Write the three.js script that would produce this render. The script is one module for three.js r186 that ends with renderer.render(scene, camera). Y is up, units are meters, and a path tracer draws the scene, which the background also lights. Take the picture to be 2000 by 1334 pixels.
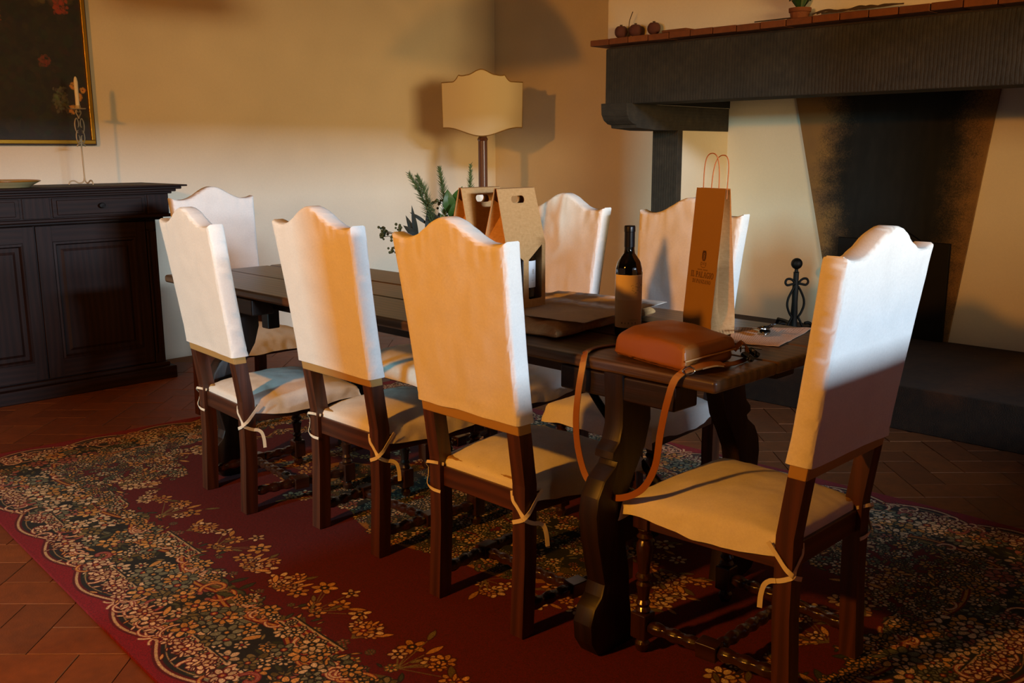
import * as THREE from 'three';
import { RectAreaLightUniformsLib } from 'three/addons/lights/RectAreaLightUniformsLib.js';
import { ImprovedNoise } from 'three/addons/math/ImprovedNoise.js';
import { mergeGeometries, toCreasedNormals } from 'three/addons/utils/BufferGeometryUtils.js';
import { RoundedBoxGeometry } from 'three/addons/geometries/RoundedBoxGeometry.js';

// ------------------------------------------------------------------ camera, sky, light, exposure
const scene = new THREE.Scene();
const renderer = new THREE.WebGLRenderer({ antialias: true });
renderer.toneMapping = THREE.LinearToneMapping;
renderer.toneMappingExposure = 1.0;
renderer.shadowMap.enabled = true;
RectAreaLightUniformsLib.init();

const camera = new THREE.PerspectiveCamera(39.73, 2000 / 1334, 0.05, 60);
{
  const pitch = 0.19652, roll = -0.003378, az = 0.788553;
  const f0 = new THREE.Vector3(Math.cos(az), 0, -Math.sin(az)), r0 = new THREE.Vector3(Math.sin(az), 0, Math.cos(az)), u0 = new THREE.Vector3(0, 1, 0);
  const fw = f0.clone().multiplyScalar(Math.cos(pitch)).addScaledVector(u0, -Math.sin(pitch));
  const up = u0.clone().multiplyScalar(Math.cos(pitch)).addScaledVector(f0, Math.sin(pitch));
  const r = r0.clone().multiplyScalar(Math.cos(roll)).addScaledVector(up, Math.sin(roll));
  const u = up.clone().multiplyScalar(Math.cos(roll)).addScaledVector(r0, -Math.sin(roll));
  camera.quaternion.setFromRotationMatrix(new THREE.Matrix4().makeBasis(r, u, fw.negate()));
  camera.position.set(0, 1.33, 0);
}
scene.add(camera);
scene.background = new THREE.Color(0.55, 0.7, 0.95).multiplyScalar(0.5);

function areaLight(color, intensity, w, h, pos, target) {
  const l = new THREE.RectAreaLight(color, intensity, w, h);
  l.position.set(...pos); l.lookAt(...target); scene.add(l);
  return l;
}
const WARM = new THREE.Color(1, 0.365, 0.028), COOL = new THREE.Color(0.62, 0.8, 1), DUSK = new THREE.Color(1, 0.70, 0.30), PALE = new THREE.Color(0.36, 0.85, 1);
// the warm lamp on the left wall
const WARM_POS = [-1.62, 2.3, -2.1], WARM_W = 0.17, WARM_H = 0.17, WARM_I = 1320;
const wallLampLight = areaLight(WARM, WARM_I, WARM_W, WARM_H, WARM_POS, [2, 1.3, -3.0]);
// evening outside the window behind the camera: a warm horizon and, above it, a strip of cool sky
const horizonGlow = areaLight(DUSK, 41, 4.4, 1.8, [-1.2, 1.7, 11], [2.4, 1.2, -3]);
const frontSky = areaLight(COOL, 420, 3.0, 0.55, [1.5, 3.4, 12], [2.9, 0.9, -2.5]);
// a patch of pale sky low outside the left window
const leftSky = areaLight(PALE, 330, 0.6, 2.0, [-14, 3.3, -3.2], [1.2, 0.8, -3.2]);

// ------------------------------------------------------------------ helpers
let seed = 7;
const rnd = () => { seed = (seed * 1664525 + 1013904223) >>> 0; return seed / 4294967296; };
const rr = (a, b) => a + (b - a) * rnd();
const noise = new ImprovedNoise();
const n3 = (x, y, z) => noise.noise(x, y, z);
const used = {};
const numbered = (n) => { used[n] = (used[n] ?? -1) + 1; return used[n] ? `${n}_${String(used[n]).padStart(3, '0')}` : n; };
const V = (x, y, z) => new THREE.Vector3(x, y, z);
function tag(o, label, category, group, kind) {
  if (label) o.userData.label = label;
  if (category) o.userData.category = category;
  if (group) o.userData.group = group;
  if (kind) o.userData.kind = kind;
  return o;
}
function thing(name, label, category, pos = [0, 0, 0], turn = 0, group) {
  const o = new THREE.Group(); o.name = numbered(name); o.position.set(...pos); o.rotation.y = turn;
  scene.add(o); return tag(o, label, category, group);
}
function part(name, geo, mat, parent, label) {
  const m = new THREE.Mesh(geo, mat); m.name = parent === scene ? numbered(name) : name; m.castShadow = m.receiveShadow = true;
  parent.add(m); if (label) m.userData.label = label; return m;
}
function whole(name, geo, mat, label, category, group) { return tag(part(name, geo, mat, scene), label, category, group); }
function struct(name, geo, mat, parent = scene) { const m = part(name, geo, mat, parent); if (parent === scene) m.userData.kind = 'structure'; return m; }
// texture coordinates in metres from the dominant axis of each face; grain runs along v
function uvBox(geo, grain = 'y', ox = 0, oy = 0) {
  const g = geo.index ? geo.toNonIndexed() : geo;
  const p = g.attributes.position, uv = new Float32Array(p.count * 2);
  const a = V(), b = V(), c = V(), n = V();
  for (let i = 0; i < p.count; i += 3) {
    a.fromBufferAttribute(p, i); b.fromBufferAttribute(p, i + 1); c.fromBufferAttribute(p, i + 2);
    n.copy(b).sub(a).cross(c.clone().sub(a)); const ax = Math.abs(n.x), ay = Math.abs(n.y), az = Math.abs(n.z);
    const drop = ax >= ay && ax >= az ? 'x' : ay >= az ? 'y' : 'z';
    const rest = ['x', 'y', 'z'].filter((k) => k !== drop);
    const vk = rest.includes(grain) ? grain : rest[1], uk = rest.find((k) => k !== vk);
    [a, b, c].forEach((q, k) => { uv[(i + k) * 2] = q[uk] + ox; uv[(i + k) * 2 + 1] = q[vk] + oy; });
  }
  g.setAttribute('uv', new THREE.BufferAttribute(uv, 2));
  return g;
}
function box(x0, x1, y0, y1, z0, z1, r = 0.004, grain = 'y', off = 0) {
  const w = x1 - x0, h = y1 - y0, d = z1 - z0; r = Math.min(r, w / 2.01, h / 2.01, d / 2.01);
  const g = r > 0 ? new RoundedBoxGeometry(w, h, d, 2, r) : new THREE.BoxGeometry(w, h, d);
  g.translate((x0 + x1) / 2, (y0 + y1) / 2, (z0 + z1) / 2);
  return uvBox(g, grain, off, off * 1.7);
}
function lathe(pts, seg = 28, crease = 0.6) {
  const g = new THREE.LatheGeometry(pts.map(([r, y]) => new THREE.Vector2(Math.max(r, 0.0001), y)), seg);
  return toCreasedNormals(g, crease);
}
const merge = (list) => mergeGeometries(list.map((g) => { const q = g.index ? g.toNonIndexed() : g.clone(); for (const k of Object.keys(q.attributes)) if (!['position', 'normal', 'uv'].includes(k)) q.deleteAttribute(k); return q; }));
const curve = (pts, closed = false) => new THREE.CatmullRomCurve3(pts.map((p) => V(...p)), closed, 'centripetal');
const tube = (pts, r, seg = 40, rad = 8, closed = false) => new THREE.TubeGeometry(curve(pts, closed), seg, r, rad, closed);
// flat strap: width lies along T x N, N being given or found per point
function ribbon(pts, width, thick, normal, seg = 40) {
  const c = curve(pts), pos = [], uv = [], idx = []; let L = 0, last = null;
  for (let i = 0; i <= seg; i++) {
    const t = i / seg, p = c.getPoint(t), T = c.getTangent(t);
    const N = (typeof normal === 'function' ? normal(t) : V(...normal)).clone();
    N.addScaledVector(T, -N.dot(T)).normalize(); const S = T.clone().cross(N).normalize();
    if (last) L += p.distanceTo(last); last = p;
    [[-1, -1], [1, -1], [1, 1], [-1, 1]].forEach(([a, b]) => { const q = p.clone().addScaledVector(S, a * width / 2).addScaledVector(N, b * thick / 2); pos.push(q.x, q.y, q.z); uv.push(a * width / 2, L); });
    if (i) for (let k = 0; k < 4; k++) { const a = (i - 1) * 4 + k, b = (i - 1) * 4 + (k + 1) % 4, d = a + 4, e = b + 4; idx.push(a, d, b, b, d, e); }
  }
  idx.push(0, 1, 2, 0, 2, 3); const o = seg * 4; idx.push(o, o + 2, o + 1, o, o + 3, o + 2);
  const g = new THREE.BufferGeometry(); g.setAttribute('position', new THREE.Float32BufferAttribute(pos, 3)); g.setAttribute('uv', new THREE.Float32BufferAttribute(uv, 2)); g.setIndex(idx);
  return toCreasedNormals(g, 0.6);
}
// closed sheet from a function of (u,v) for front and back with a side wall round the rim
function sheet(NU, NV, front, back, uvf) {
  const pos = [], uv = [], idx = []; const W = NU + 1, n = W * (NV + 1);
  for (const f of [front, back]) for (let j = 0; j <= NV; j++) for (let i = 0; i <= NU; i++) { const p = f(i / NU, j / NV); pos.push(p[0], p[1], p[2]); const q = uvf ? uvf(i / NU, j / NV, p) : [p[0], p[1]]; uv.push(q[0], q[1]); }
  for (let j = 0; j < NV; j++) for (let i = 0; i < NU; i++) { const a = j * W + i, b = a + 1, c = a + W, d = c + 1; idx.push(a, b, c, b, d, c); idx.push(n + a, n + c, n + b, n + b, n + c, n + d); }
  const rim = []; for (let i = 0; i < NU; i++) rim.push(i); for (let j = 0; j < NV; j++) rim.push(j * W + NU); for (let i = NU; i > 0; i--) rim.push(NV * W + i); for (let j = NV; j > 0; j--) rim.push(j * W);
  for (let k = 0; k < rim.length; k++) { const a = rim[k], b = rim[(k + 1) % rim.length]; idx.push(a, n + a, b, b, n + a, n + b); }
  const g = new THREE.BufferGeometry(); g.setAttribute('position', new THREE.Float32BufferAttribute(pos, 3)); g.setAttribute('uv', new THREE.Float32BufferAttribute(uv, 2)); g.setIndex(idx);
  return g;
}
function extrude(pts, depth, bevel = 0.004, holes = [], curved = false) {
  const mk = (P) => { const s = new (P === pts ? THREE.Shape : THREE.Path)(); if (curved) { s.moveTo(...P[0]); s.splineThru(P.slice(1).map((q) => new THREE.Vector2(...q))); } else { P.forEach((q, i) => (i ? s.lineTo(...q) : s.moveTo(...q))); } s.closePath(); return s; };
  const s = mk(pts); s.holes = holes.map(mk);
  return new THREE.ExtrudeGeometry(s, { depth, bevelEnabled: bevel > 0, bevelSize: bevel, bevelThickness: bevel, bevelSegments: 2, curveSegments: 24, steps: 1 });
}

// ------------------------------------------------------------------ procedural textures
function canvasTex(w, h, draw, srgb = true, rep = [1, 1]) {
  const c = document.createElement('canvas'); c.width = w; c.height = h; const x = c.getContext('2d'); draw(x, w, h);
  const t = new THREE.CanvasTexture(c); if (srgb) t.colorSpace = THREE.SRGBColorSpace; t.wrapS = t.wrapT = THREE.RepeatWrapping; t.repeat.set(...rep); t.anisotropy = 8; return t;
}
function dataTex(w, h, f, srgb, rep = [1, 1]) {
  const d = new Uint8Array(w * h * 4);
  for (let y = 0; y < h; y++) for (let x = 0; x < w; x++) { const v = f(x / w, y / h, x, y), i = (y * w + x) * 4; d[i] = Math.max(0, Math.min(255, v[0])); d[i + 1] = Math.max(0, Math.min(255, v[1])); d[i + 2] = Math.max(0, Math.min(255, v[2])); d[i + 3] = 255; }
  const t = new THREE.DataTexture(d, w, h); t.magFilter = THREE.LinearFilter; t.minFilter = THREE.LinearMipmapLinearFilter; t.generateMipmaps = true; t.wrapS = t.wrapT = THREE.RepeatWrapping; t.repeat.set(...rep); if (srgb) t.colorSpace = THREE.SRGBColorSpace; t.needsUpdate = true; return t;
}
// noise that repeats over the unit square
function tnoise(u, v, f, z = 0) { const a = (x, y) => n3(x * f, y * f, z); return a(u, v) * (1 - u) * (1 - v) + a(u - 1, v) * u * (1 - v) + a(u, v - 1) * (1 - u) * v + a(u - 1, v - 1) * u * v; }
const g3 = (x) => [x, x, x];
const fabricBump = dataTex(256, 256, (u, v, x, y) => g3(128 + 45 * Math.sin(x * Math.PI / 2) * Math.sin(y * Math.PI / 2) + 50 * tnoise(u, v, 24) + 35 * (rnd() - 0.5)), false, [6, 6]);
const fabricMap = dataTex(256, 256, (u, v) => { const k = 236 + 8 * tnoise(u, v, 5, 3) + 9 * (rnd() - 0.5) + 6 * tnoise(u, v, 40, 1); return [k, k * 0.985, k * 0.955]; }, true, [3, 3]);
const plasterBump = dataTex(512, 512, (u, v) => g3(128 + 70 * tnoise(u, v, 5) + 40 * tnoise(u, v, 17, 2) + 22 * tnoise(u, v, 60, 5)), false, [0.5, 0.5]);
const plasterMap = dataTex(512, 512, (u, v) => { const k = 226 + 12 * tnoise(u, v, 3, 8) + 8 * tnoise(u, v, 11, 4) + 4 * (rnd() - 0.5); return [k, k * 0.935, k * 0.82]; }, true, [0.4, 0.4]);
function woodTex(base, dark, amp = 1) {
  return dataTex(256, 1024, (u, v) => {
    const warp = tnoise(u, v, 2, 4) * 0.35; const ring = Math.sin((u * 9 + warp * 3 + tnoise(u, v, 6, 9) * 0.25) * Math.PI * 2);
    const fibre = tnoise(u * 8 % 1, v, 3, 1) * 0.5 + n3(u * 120, v * 5, 3) * 0.5; const k = Math.max(0, Math.min(1, 0.5 + amp * (0.22 * ring + 0.35 * fibre) + 0.25 * tnoise(u, v, 4, 7)));
    return [0, 1, 2].map((i) => dark[i] + (base[i] - dark[i]) * k);
  }, true, [3.2, 0.9]);
}
const woodBump = dataTex(256, 512, (u, v) => g3(128 + 60 * n3(u * 90, v * 6, 2) + 40 * tnoise(u, v, 6, 3)), false, [3.2, 1]);
const stoneBump = dataTex(512, 512, (u, v, x) => g3(120 + 62 * (Math.sin(u * Math.PI * 2 * 26 + 2.2 * tnoise(u, v, 6, 2)) > 0.35 ? -0.8 : 0.4) * (0.55 + 0.9 * Math.abs(tnoise(u, v, 14, 7))) + 50 * tnoise(u, v, 30, 4) + 25 * (rnd() - 0.5)), false, [2, 2]);
const stoneMap = dataTex(256, 256, (u, v) => { const k = 45 + 13 * tnoise(u, v, 4) + 14 * tnoise(u, v, 16, 2) + 12 * (rnd() - 0.5); return [k * 1.1, k * 0.95, k * 0.74]; }, true, [1.5, 1.5]);
const kraftMap = dataTex(256, 256, (u, v) => { const k = 12 * tnoise(u, v, 20, 2) + 16 * (rnd() - 0.5) + 8 * n3(u * 9, v * 90, 4); return [186 + k, 140 + k, 88 + k]; }, true, [5, 5]);
const grainBump = dataTex(256, 256, (u, v) => g3(128 + 50 * tnoise(u, v, 30) + 50 * tnoise(u, v, 70, 4)), false, [6, 6]);
const terraMap = (t) => dataTex(256, 256, (u, v) => { const k = 1 + 0.1 * tnoise(u, v, 4, t) + 0.12 * tnoise(u, v, 14, t + 3) + 0.06 * (rnd() - 0.5); const c = [[118, 62, 22], [112, 58, 20], [122, 66, 24], [108, 57, 20]][t]; return c.map((q) => q * k); }, true, [2.5, 2.5]);

const std = (o) => new THREE.MeshStandardMaterial(o), phys = (o) => new THREE.MeshPhysicalMaterial(o);
const M = {
  plaster: std({ map: plasterMap, bumpMap: plasterBump, bumpScale: 0.004, roughness: 0.95 }),
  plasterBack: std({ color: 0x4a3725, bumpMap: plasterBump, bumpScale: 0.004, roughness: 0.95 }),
  ceiling: std({ color: 0x3e2c1c, roughness: 0.95 }),
  fabric: phys({ map: fabricMap, bumpMap: fabricBump, bumpScale: 0.0006, roughness: 0.95, sheen: 0.15, sheenRoughness: 0.6, side: THREE.DoubleSide }),
  tape: std({ color: 0xe6dcc8, bumpMap: fabricBump, bumpScale: 0.0005, roughness: 0.95, side: THREE.DoubleSide }),
  upholstery: std({ color: 0xb08a50, bumpMap: fabricBump, bumpScale: 0.0008, roughness: 0.95 }),
  chairWood: phys({ map: woodTex([96, 50, 24], [48, 23, 11]), bumpMap: woodBump, bumpScale: 0.0006, roughness: 0.42, clearcoat: 0.25, clearcoatRoughness: 0.3 }),
  turnedWood: phys({ map: woodTex([70, 38, 20], [34, 17, 9]), bumpMap: woodBump, bumpScale: 0.0003, roughness: 0.3, clearcoat: 0.6, clearcoatRoughness: 0.18 }),
  tableWood: phys({ map: woodTex([112, 84, 58], [58, 40, 26], 1.2), bumpMap: woodBump, bumpScale: 0.0012, roughness: 0.42, clearcoat: 0.3, clearcoatRoughness: 0.3 }),
  legWood: phys({ map: woodTex([44, 24, 13], [20, 10, 6]), bumpMap: woodBump, bumpScale: 0.0006, roughness: 0.45 }),
  cabinetWood: phys({ map: woodTex([44, 25, 19], [22, 11, 8]), bumpMap: woodBump, bumpScale: 0.0006, roughness: 0.58, specularIntensity: 0.45 }),
  lampWood: phys({ map: woodTex([112, 66, 40], [70, 38, 22]), roughness: 0.35, clearcoat: 0.4, clearcoatRoughness: 0.2 }),
  iron: std({ color: 0x120f0d, roughness: 0.55, metalness: 0.6, bumpMap: grainBump, bumpScale: 0.0006 }),
  paleIron: std({ color: 0xb9a582, roughness: 0.6, metalness: 0.2 }),
  chrome: std({ color: 0xcfcac0, roughness: 0.18, metalness: 1 }),
  gold: std({ color: 0xb98a2c, roughness: 0.34, metalness: 0.85, bumpMap: grainBump, bumpScale: 0.001 }),
  stone: std({ map: stoneMap, bumpMap: stoneBump, bumpScale: 0.006, roughness: 0.92 }),
  hearthStone: std({ color: 0xffc68c, map: stoneMap, bumpMap: grainBump, bumpScale: 0.003, roughness: 0.9 }),
  kraft: std({ map: kraftMap, roughness: 0.88, side: THREE.DoubleSide }),
  kraftInside: std({ color: 0x8a6238, roughness: 0.9, side: THREE.DoubleSide }),
  leather: phys({ color: 0x9c5e20, bumpMap: grainBump, bumpScale: 0.0005, roughness: 0.5, clearcoat: 0.1, clearcoatRoughness: 0.4 }),
  leatherEdge: std({ color: 0xc79a63, roughness: 0.7 }),
  glass: phys({ color: 0x070806, roughness: 0.06, clearcoat: 1, clearcoatRoughness: 0.04 }),
  foil: std({ color: 0x120d0e, roughness: 0.3, metalness: 0.4 }),
  parchment: std({ color: 0xdcc9a0, bumpMap: fabricBump, bumpScale: 0.0004, roughness: 0.9, side: THREE.DoubleSide }),
  braid: std({ color: 0x8d6a34, roughness: 0.9, side: THREE.DoubleSide }),
  wax: phys({ color: 0xefe4cc, roughness: 0.5, transmission: 0.05, thickness: 0.02 }),
  leaf: phys({ color: 0x2c4a17, roughness: 0.45, side: THREE.DoubleSide }),
  darkLeaf: std({ color: 0x10170b, roughness: 0.7, side: THREE.DoubleSide }),
  rosemary: std({ color: 0x4d5a2c, roughness: 0.8, side: THREE.DoubleSide }),
  berry: std({ color: 0x3d4016, roughness: 0.6 }),
  fruit: std({ color: 0x5a2a1c, bumpMap: grainBump, bumpScale: 0.003, roughness: 0.75 }),
  twig: std({ color: 0x4a3520, roughness: 0.9 }),
  clayPot: std({ map: terraMap(0), roughness: 0.85 }),
  glazed: phys({ color: 0xb8a878, roughness: 0.25, clearcoat: 0.6 }),
  glazeRim: phys({ color: 0x9a6420, roughness: 0.3, clearcoat: 0.5 }),
  white: std({ color: 0xd8d4cc, roughness: 0.8 }),
  phone: phys({ color: 0x08080a, roughness: 0.1, clearcoat: 1, clearcoatRoughness: 0.05 }),
};

// ------------------------------------------------------------------ the room
const XW = 5.73, ZB = -5.96, XL = -1.9, ZF = 2.3, HC = 3.4, T = 0.35;
// floor: terracotta bricks laid herringbone, each its own piece where the photograph shows the floor
{
  const fl = struct('floor', uvBox(new THREE.BoxGeometry(XW - XL + 2 * T, 0.2, ZF - ZB + 2 * T).translate((XW + XL) / 2, -0.1035, (ZF + ZB) / 2), 'z'), std({ color: 0x8a5c36, roughness: 0.95, bumpMap: grainBump, bumpScale: 0.002 }));
  const a = 0.147, gap = 0.0028, h = 0.016, bv = 0.0014;
  function tileGeo(s) {
    const w = a - gap, l = 2 * a - gap, pos = [], idx = [];
    const ring = (x, z, y) => [[-x, y, -z], [x, y, -z], [x, y, z], [-x, y, z]].forEach((p) => pos.push(...p));
    ring(w / 2, l / 2, -h); ring(w / 2, l / 2, -bv); ring(w / 2 - bv, l / 2 - bv, 0);
    for (let k = 0; k < 2; k++) for (let i = 0; i < 4; i++) { const p = k * 4 + i, q = k * 4 + (i + 1) % 4; idx.push(p, p + 4, q, q, p + 4, q + 4); }
    idx.push(8, 11, 9, 9, 11, 10);
    const g = new THREE.BufferGeometry(); g.setAttribute('position', new THREE.Float32BufferAttribute(pos, 3)); g.setIndex(idx);
    const q = uvBox(g, 'z', s * 0.37, s * 0.61); q.computeVertexNormals(); return q;
  }
  const geos = [0, 1, 2].map(tileGeo), mats = [0, 1, 2, 3].map((t) => std({ map: terraMap(t), bumpMap: grainBump, bumpScale: 0.0015, roughness: 0.62 }));
  const ca = Math.SQRT1_2, rest = [];
  const ox = 0.719, oz = -2.602;
  const shown = (x, z) => (x > 0.35 && x < 0.96 && z > -4.5 && z < -2.0) || (x > 0.7 && x < 3.4 && z > -5.5 && z < -4.42) || (x > 3.5 && x < 4.5 && z > -3.1 && z < -0.9);
  let count = 0;
  for (let i = -60; i < 60; i++) for (let j = -60; j < 60; j++) {
    const k = (((i - j) % 4) + 4) % 4; if (k === 1 || k === 3) continue;
    // cell frame turned 45 degrees: e1 along (1,1), e2 along (1,-1)
    let u, v, turn;
    if (k === 0) { u = (i + 1) * a; v = (j + 0.5) * a; turn = Math.PI / 4; } else { u = (i + 0.5) * a; v = j * a; turn = -Math.PI / 4; }
    const x = ox + (u + v) * ca, z = oz + (u - v) * ca;
    if (x < XL + 0.1 || x > XW - 0.1 || z < ZB + 0.1 || z > ZF - 0.1) continue;
    const y = (rnd() - 0.5) * 0.0016, t = Math.floor(rnd() * 4), gi = Math.floor(rnd() * 3), tilt = [(rnd() - 0.5) * 0.006, (rnd() - 0.5) * 0.006];
    if (shown(x, z) && count < 300) {
      const m = part('tile', geos[gi], mats[t], fl); m.position.set(x, y, z); m.rotation.set(tilt[0], turn, tilt[1]); count++;
    } else if (x < 4.6) { const g = geos[gi].clone(); g.applyMatrix4(new THREE.Matrix4().makeRotationY(turn).setPosition(x, y, z)); rest.push(g); }
  }
  const m = part('tile_field', merge(rest), mats[1], fl); m.userData.kind = 'stuff';
}
const wallBox = (x0, x1, y0, y1, z0, z1) => box(x0, x1, y0, y1, z0, z1, 0);
struct('wall_back', wallBox(XL - T, XW + T, -0.1, HC, ZB - T, ZB), M.plaster);
struct('wall_right', wallBox(XW, XW + T, -0.1, HC, ZB, ZF + T), M.plaster);
struct('ceiling', wallBox(XL - T, XW + T, HC, HC + 0.2, ZB - T, ZF + T), M.ceiling);
const WL = { z0: -3.95, z1: -2.74, y0: 0.3, y1: 2.3 };   // left window opening
struct('wall_left', merge([
  wallBox(XL - T, XL, -0.1, HC, ZB - T, WL.z0), wallBox(XL - T, XL, -0.1, HC, WL.z1, ZF + T),
  wallBox(XL - T, XL, -0.1, WL.y0, WL.z0, WL.z1), wallBox(XL - T, XL, WL.y1, HC, WL.z0, WL.z1)]), M.plasterBack);
const WF = { x0: 0.5, x1: 3.9, y0: 0.95, y1: 2.3 };   // front window opening, behind the camera
struct('wall_front', merge([
  wallBox(XL - T, WF.x0, -0.1, HC, ZF, ZF + T), wallBox(WF.x1, XW, -0.1, HC, ZF, ZF + T),
  wallBox(WF.x0, WF.x1, -0.1, WF.y0, ZF, ZF + T), wallBox(WF.x0, WF.x1, WF.y1, HC, ZF, ZF + T)]), M.plasterBack);
// ------------------------------------------------------------------ fireplace: stone lintel on corbels, plaster hood, hearth
{
  const f = thing('fireplace', 'large stone fireplace with tooled dark lintel, brick shelf and soot-blackened back', 'fireplace', [0, 0, 0]);
  const zL = -3.86, zl = -3.657, zr = -0.45, zR = -0.25;
  part('hearth', box(4.47, XW, 0, 0.22, -3.93, -0.1, 0.006, 'z'), M.hearthStone, f);
  for (const [a, b] of [[zL, zl], [zr, zR]]) {
    part('jamb', box(5.145, 5.2, 0.22, 1.475, a, b, 0.006), M.stone, f, 'grey tooled stone jamb');
    part('jamb_wall', box(5.2, XW, 0.22, 1.475, a + 0.002, b - 0.002, 0), M.plaster, f);
    const prof = [[5.73, 0], [4.90, 0], [4.72, 0.012], [4.715, 0.03], [4.68, 0.035], [4.645, 0.055], [4.622, 0.09], [4.618, 0.15], [5.73, 0.15]];
    const g = extrude(prof.map(([x, y]) => [x, y + 1.473]), b - a - 0.008, 0.004); g.translate(0, 0, a + 0.004);
    part('corbel', uvBox(g, 'x'), M.stone, f);
  }
  part('lintel', box(4.665, 4.9, 1.622, 1.955, zL - 0.01, zR + 0.04, 0.008), M.stone, f, 'dark stone lintel with vertical tool marks');
  part('shelf_bed', box(4.69, 4.95, 1.955, 1.968, zL, zR, 0), M.hearthStone, f);
  const bmats = [0, 1, 2, 3].map((t) => std({ map: terraMap(t), bumpMap: grainBump, bumpScale: 0.003, roughness: 0.9 }));
  for (let k = 0; k < 26; k++) {
    const z = zL - 0.08 + k * 0.147, y = (rnd() - 0.5) * 0.004, x = (rnd() - 0.5) * 0.006;
    part('brick', box(4.595 + x, 4.89, 1.968 + y, 2.003 + y, z + 0.002, z + 0.145, 0.004, 'z', k * 0.13), bmats[Math.floor(rnd() * 4)], f);
  }
  part('hood', merge([box(4.72, 4.84, 1.99, HC, zL - 0.04, zR + 0.04, 0), box(4.84, XW, 1.622, HC, zL - 0.04, zl, 0), box(4.84, XW, 1.622, HC, zr, zR + 0.04, 0)]), M.plaster, f, 'plastered chimney hood above the shelf');
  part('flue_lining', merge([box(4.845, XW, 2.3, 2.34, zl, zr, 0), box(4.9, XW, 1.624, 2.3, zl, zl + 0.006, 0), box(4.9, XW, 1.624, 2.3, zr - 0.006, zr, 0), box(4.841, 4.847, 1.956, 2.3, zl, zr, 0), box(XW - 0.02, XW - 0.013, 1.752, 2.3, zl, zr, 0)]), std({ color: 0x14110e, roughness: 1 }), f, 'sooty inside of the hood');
  // soot on the old back wall: a trapezoid of plaster left bare, blackened in the middle
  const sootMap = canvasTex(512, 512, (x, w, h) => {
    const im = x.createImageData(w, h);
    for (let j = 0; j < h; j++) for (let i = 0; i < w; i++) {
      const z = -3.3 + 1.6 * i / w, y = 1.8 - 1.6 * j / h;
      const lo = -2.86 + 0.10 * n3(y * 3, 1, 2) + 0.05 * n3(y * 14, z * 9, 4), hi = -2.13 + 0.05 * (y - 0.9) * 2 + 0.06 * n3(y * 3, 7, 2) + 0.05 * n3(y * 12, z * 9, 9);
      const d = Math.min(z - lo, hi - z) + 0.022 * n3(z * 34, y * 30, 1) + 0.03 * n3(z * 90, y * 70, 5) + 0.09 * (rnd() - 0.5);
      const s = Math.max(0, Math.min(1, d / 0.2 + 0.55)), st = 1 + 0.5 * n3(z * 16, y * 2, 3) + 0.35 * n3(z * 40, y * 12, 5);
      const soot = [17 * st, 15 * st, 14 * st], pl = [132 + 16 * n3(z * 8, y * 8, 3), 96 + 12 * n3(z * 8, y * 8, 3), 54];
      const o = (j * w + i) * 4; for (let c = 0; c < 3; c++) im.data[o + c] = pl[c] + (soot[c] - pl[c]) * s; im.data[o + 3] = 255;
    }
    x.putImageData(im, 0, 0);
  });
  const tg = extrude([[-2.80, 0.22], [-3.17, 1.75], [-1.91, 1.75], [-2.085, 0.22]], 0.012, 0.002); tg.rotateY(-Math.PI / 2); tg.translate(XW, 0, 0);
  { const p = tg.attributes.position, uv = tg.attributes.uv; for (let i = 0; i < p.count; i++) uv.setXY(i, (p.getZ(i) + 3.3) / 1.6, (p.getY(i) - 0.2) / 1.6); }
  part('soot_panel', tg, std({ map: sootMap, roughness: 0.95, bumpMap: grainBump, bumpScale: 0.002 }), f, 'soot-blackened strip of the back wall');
  const arc = []; for (let k = 0; k <= 16; k++) { const t = k / 16; arc.push([-2.79 + 0.68 * t, 0.80 + (Math.abs(t - 0.5) < 0.26 ? 0.075 * Math.cos((t - 0.5) / 0.26 * Math.PI / 2) : 0)]); }
  const fb = extrude([[-2.79, 0.222], ...arc, [-2.11, 0.222]], 0.02, 0.004); fb.rotateY(-Math.PI / 2); fb.translate(XW - 0.018, 0, 0);
  part('fireback', uvBox(fb), M.iron, f, 'black cast iron fireback with arched top');
}
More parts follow.
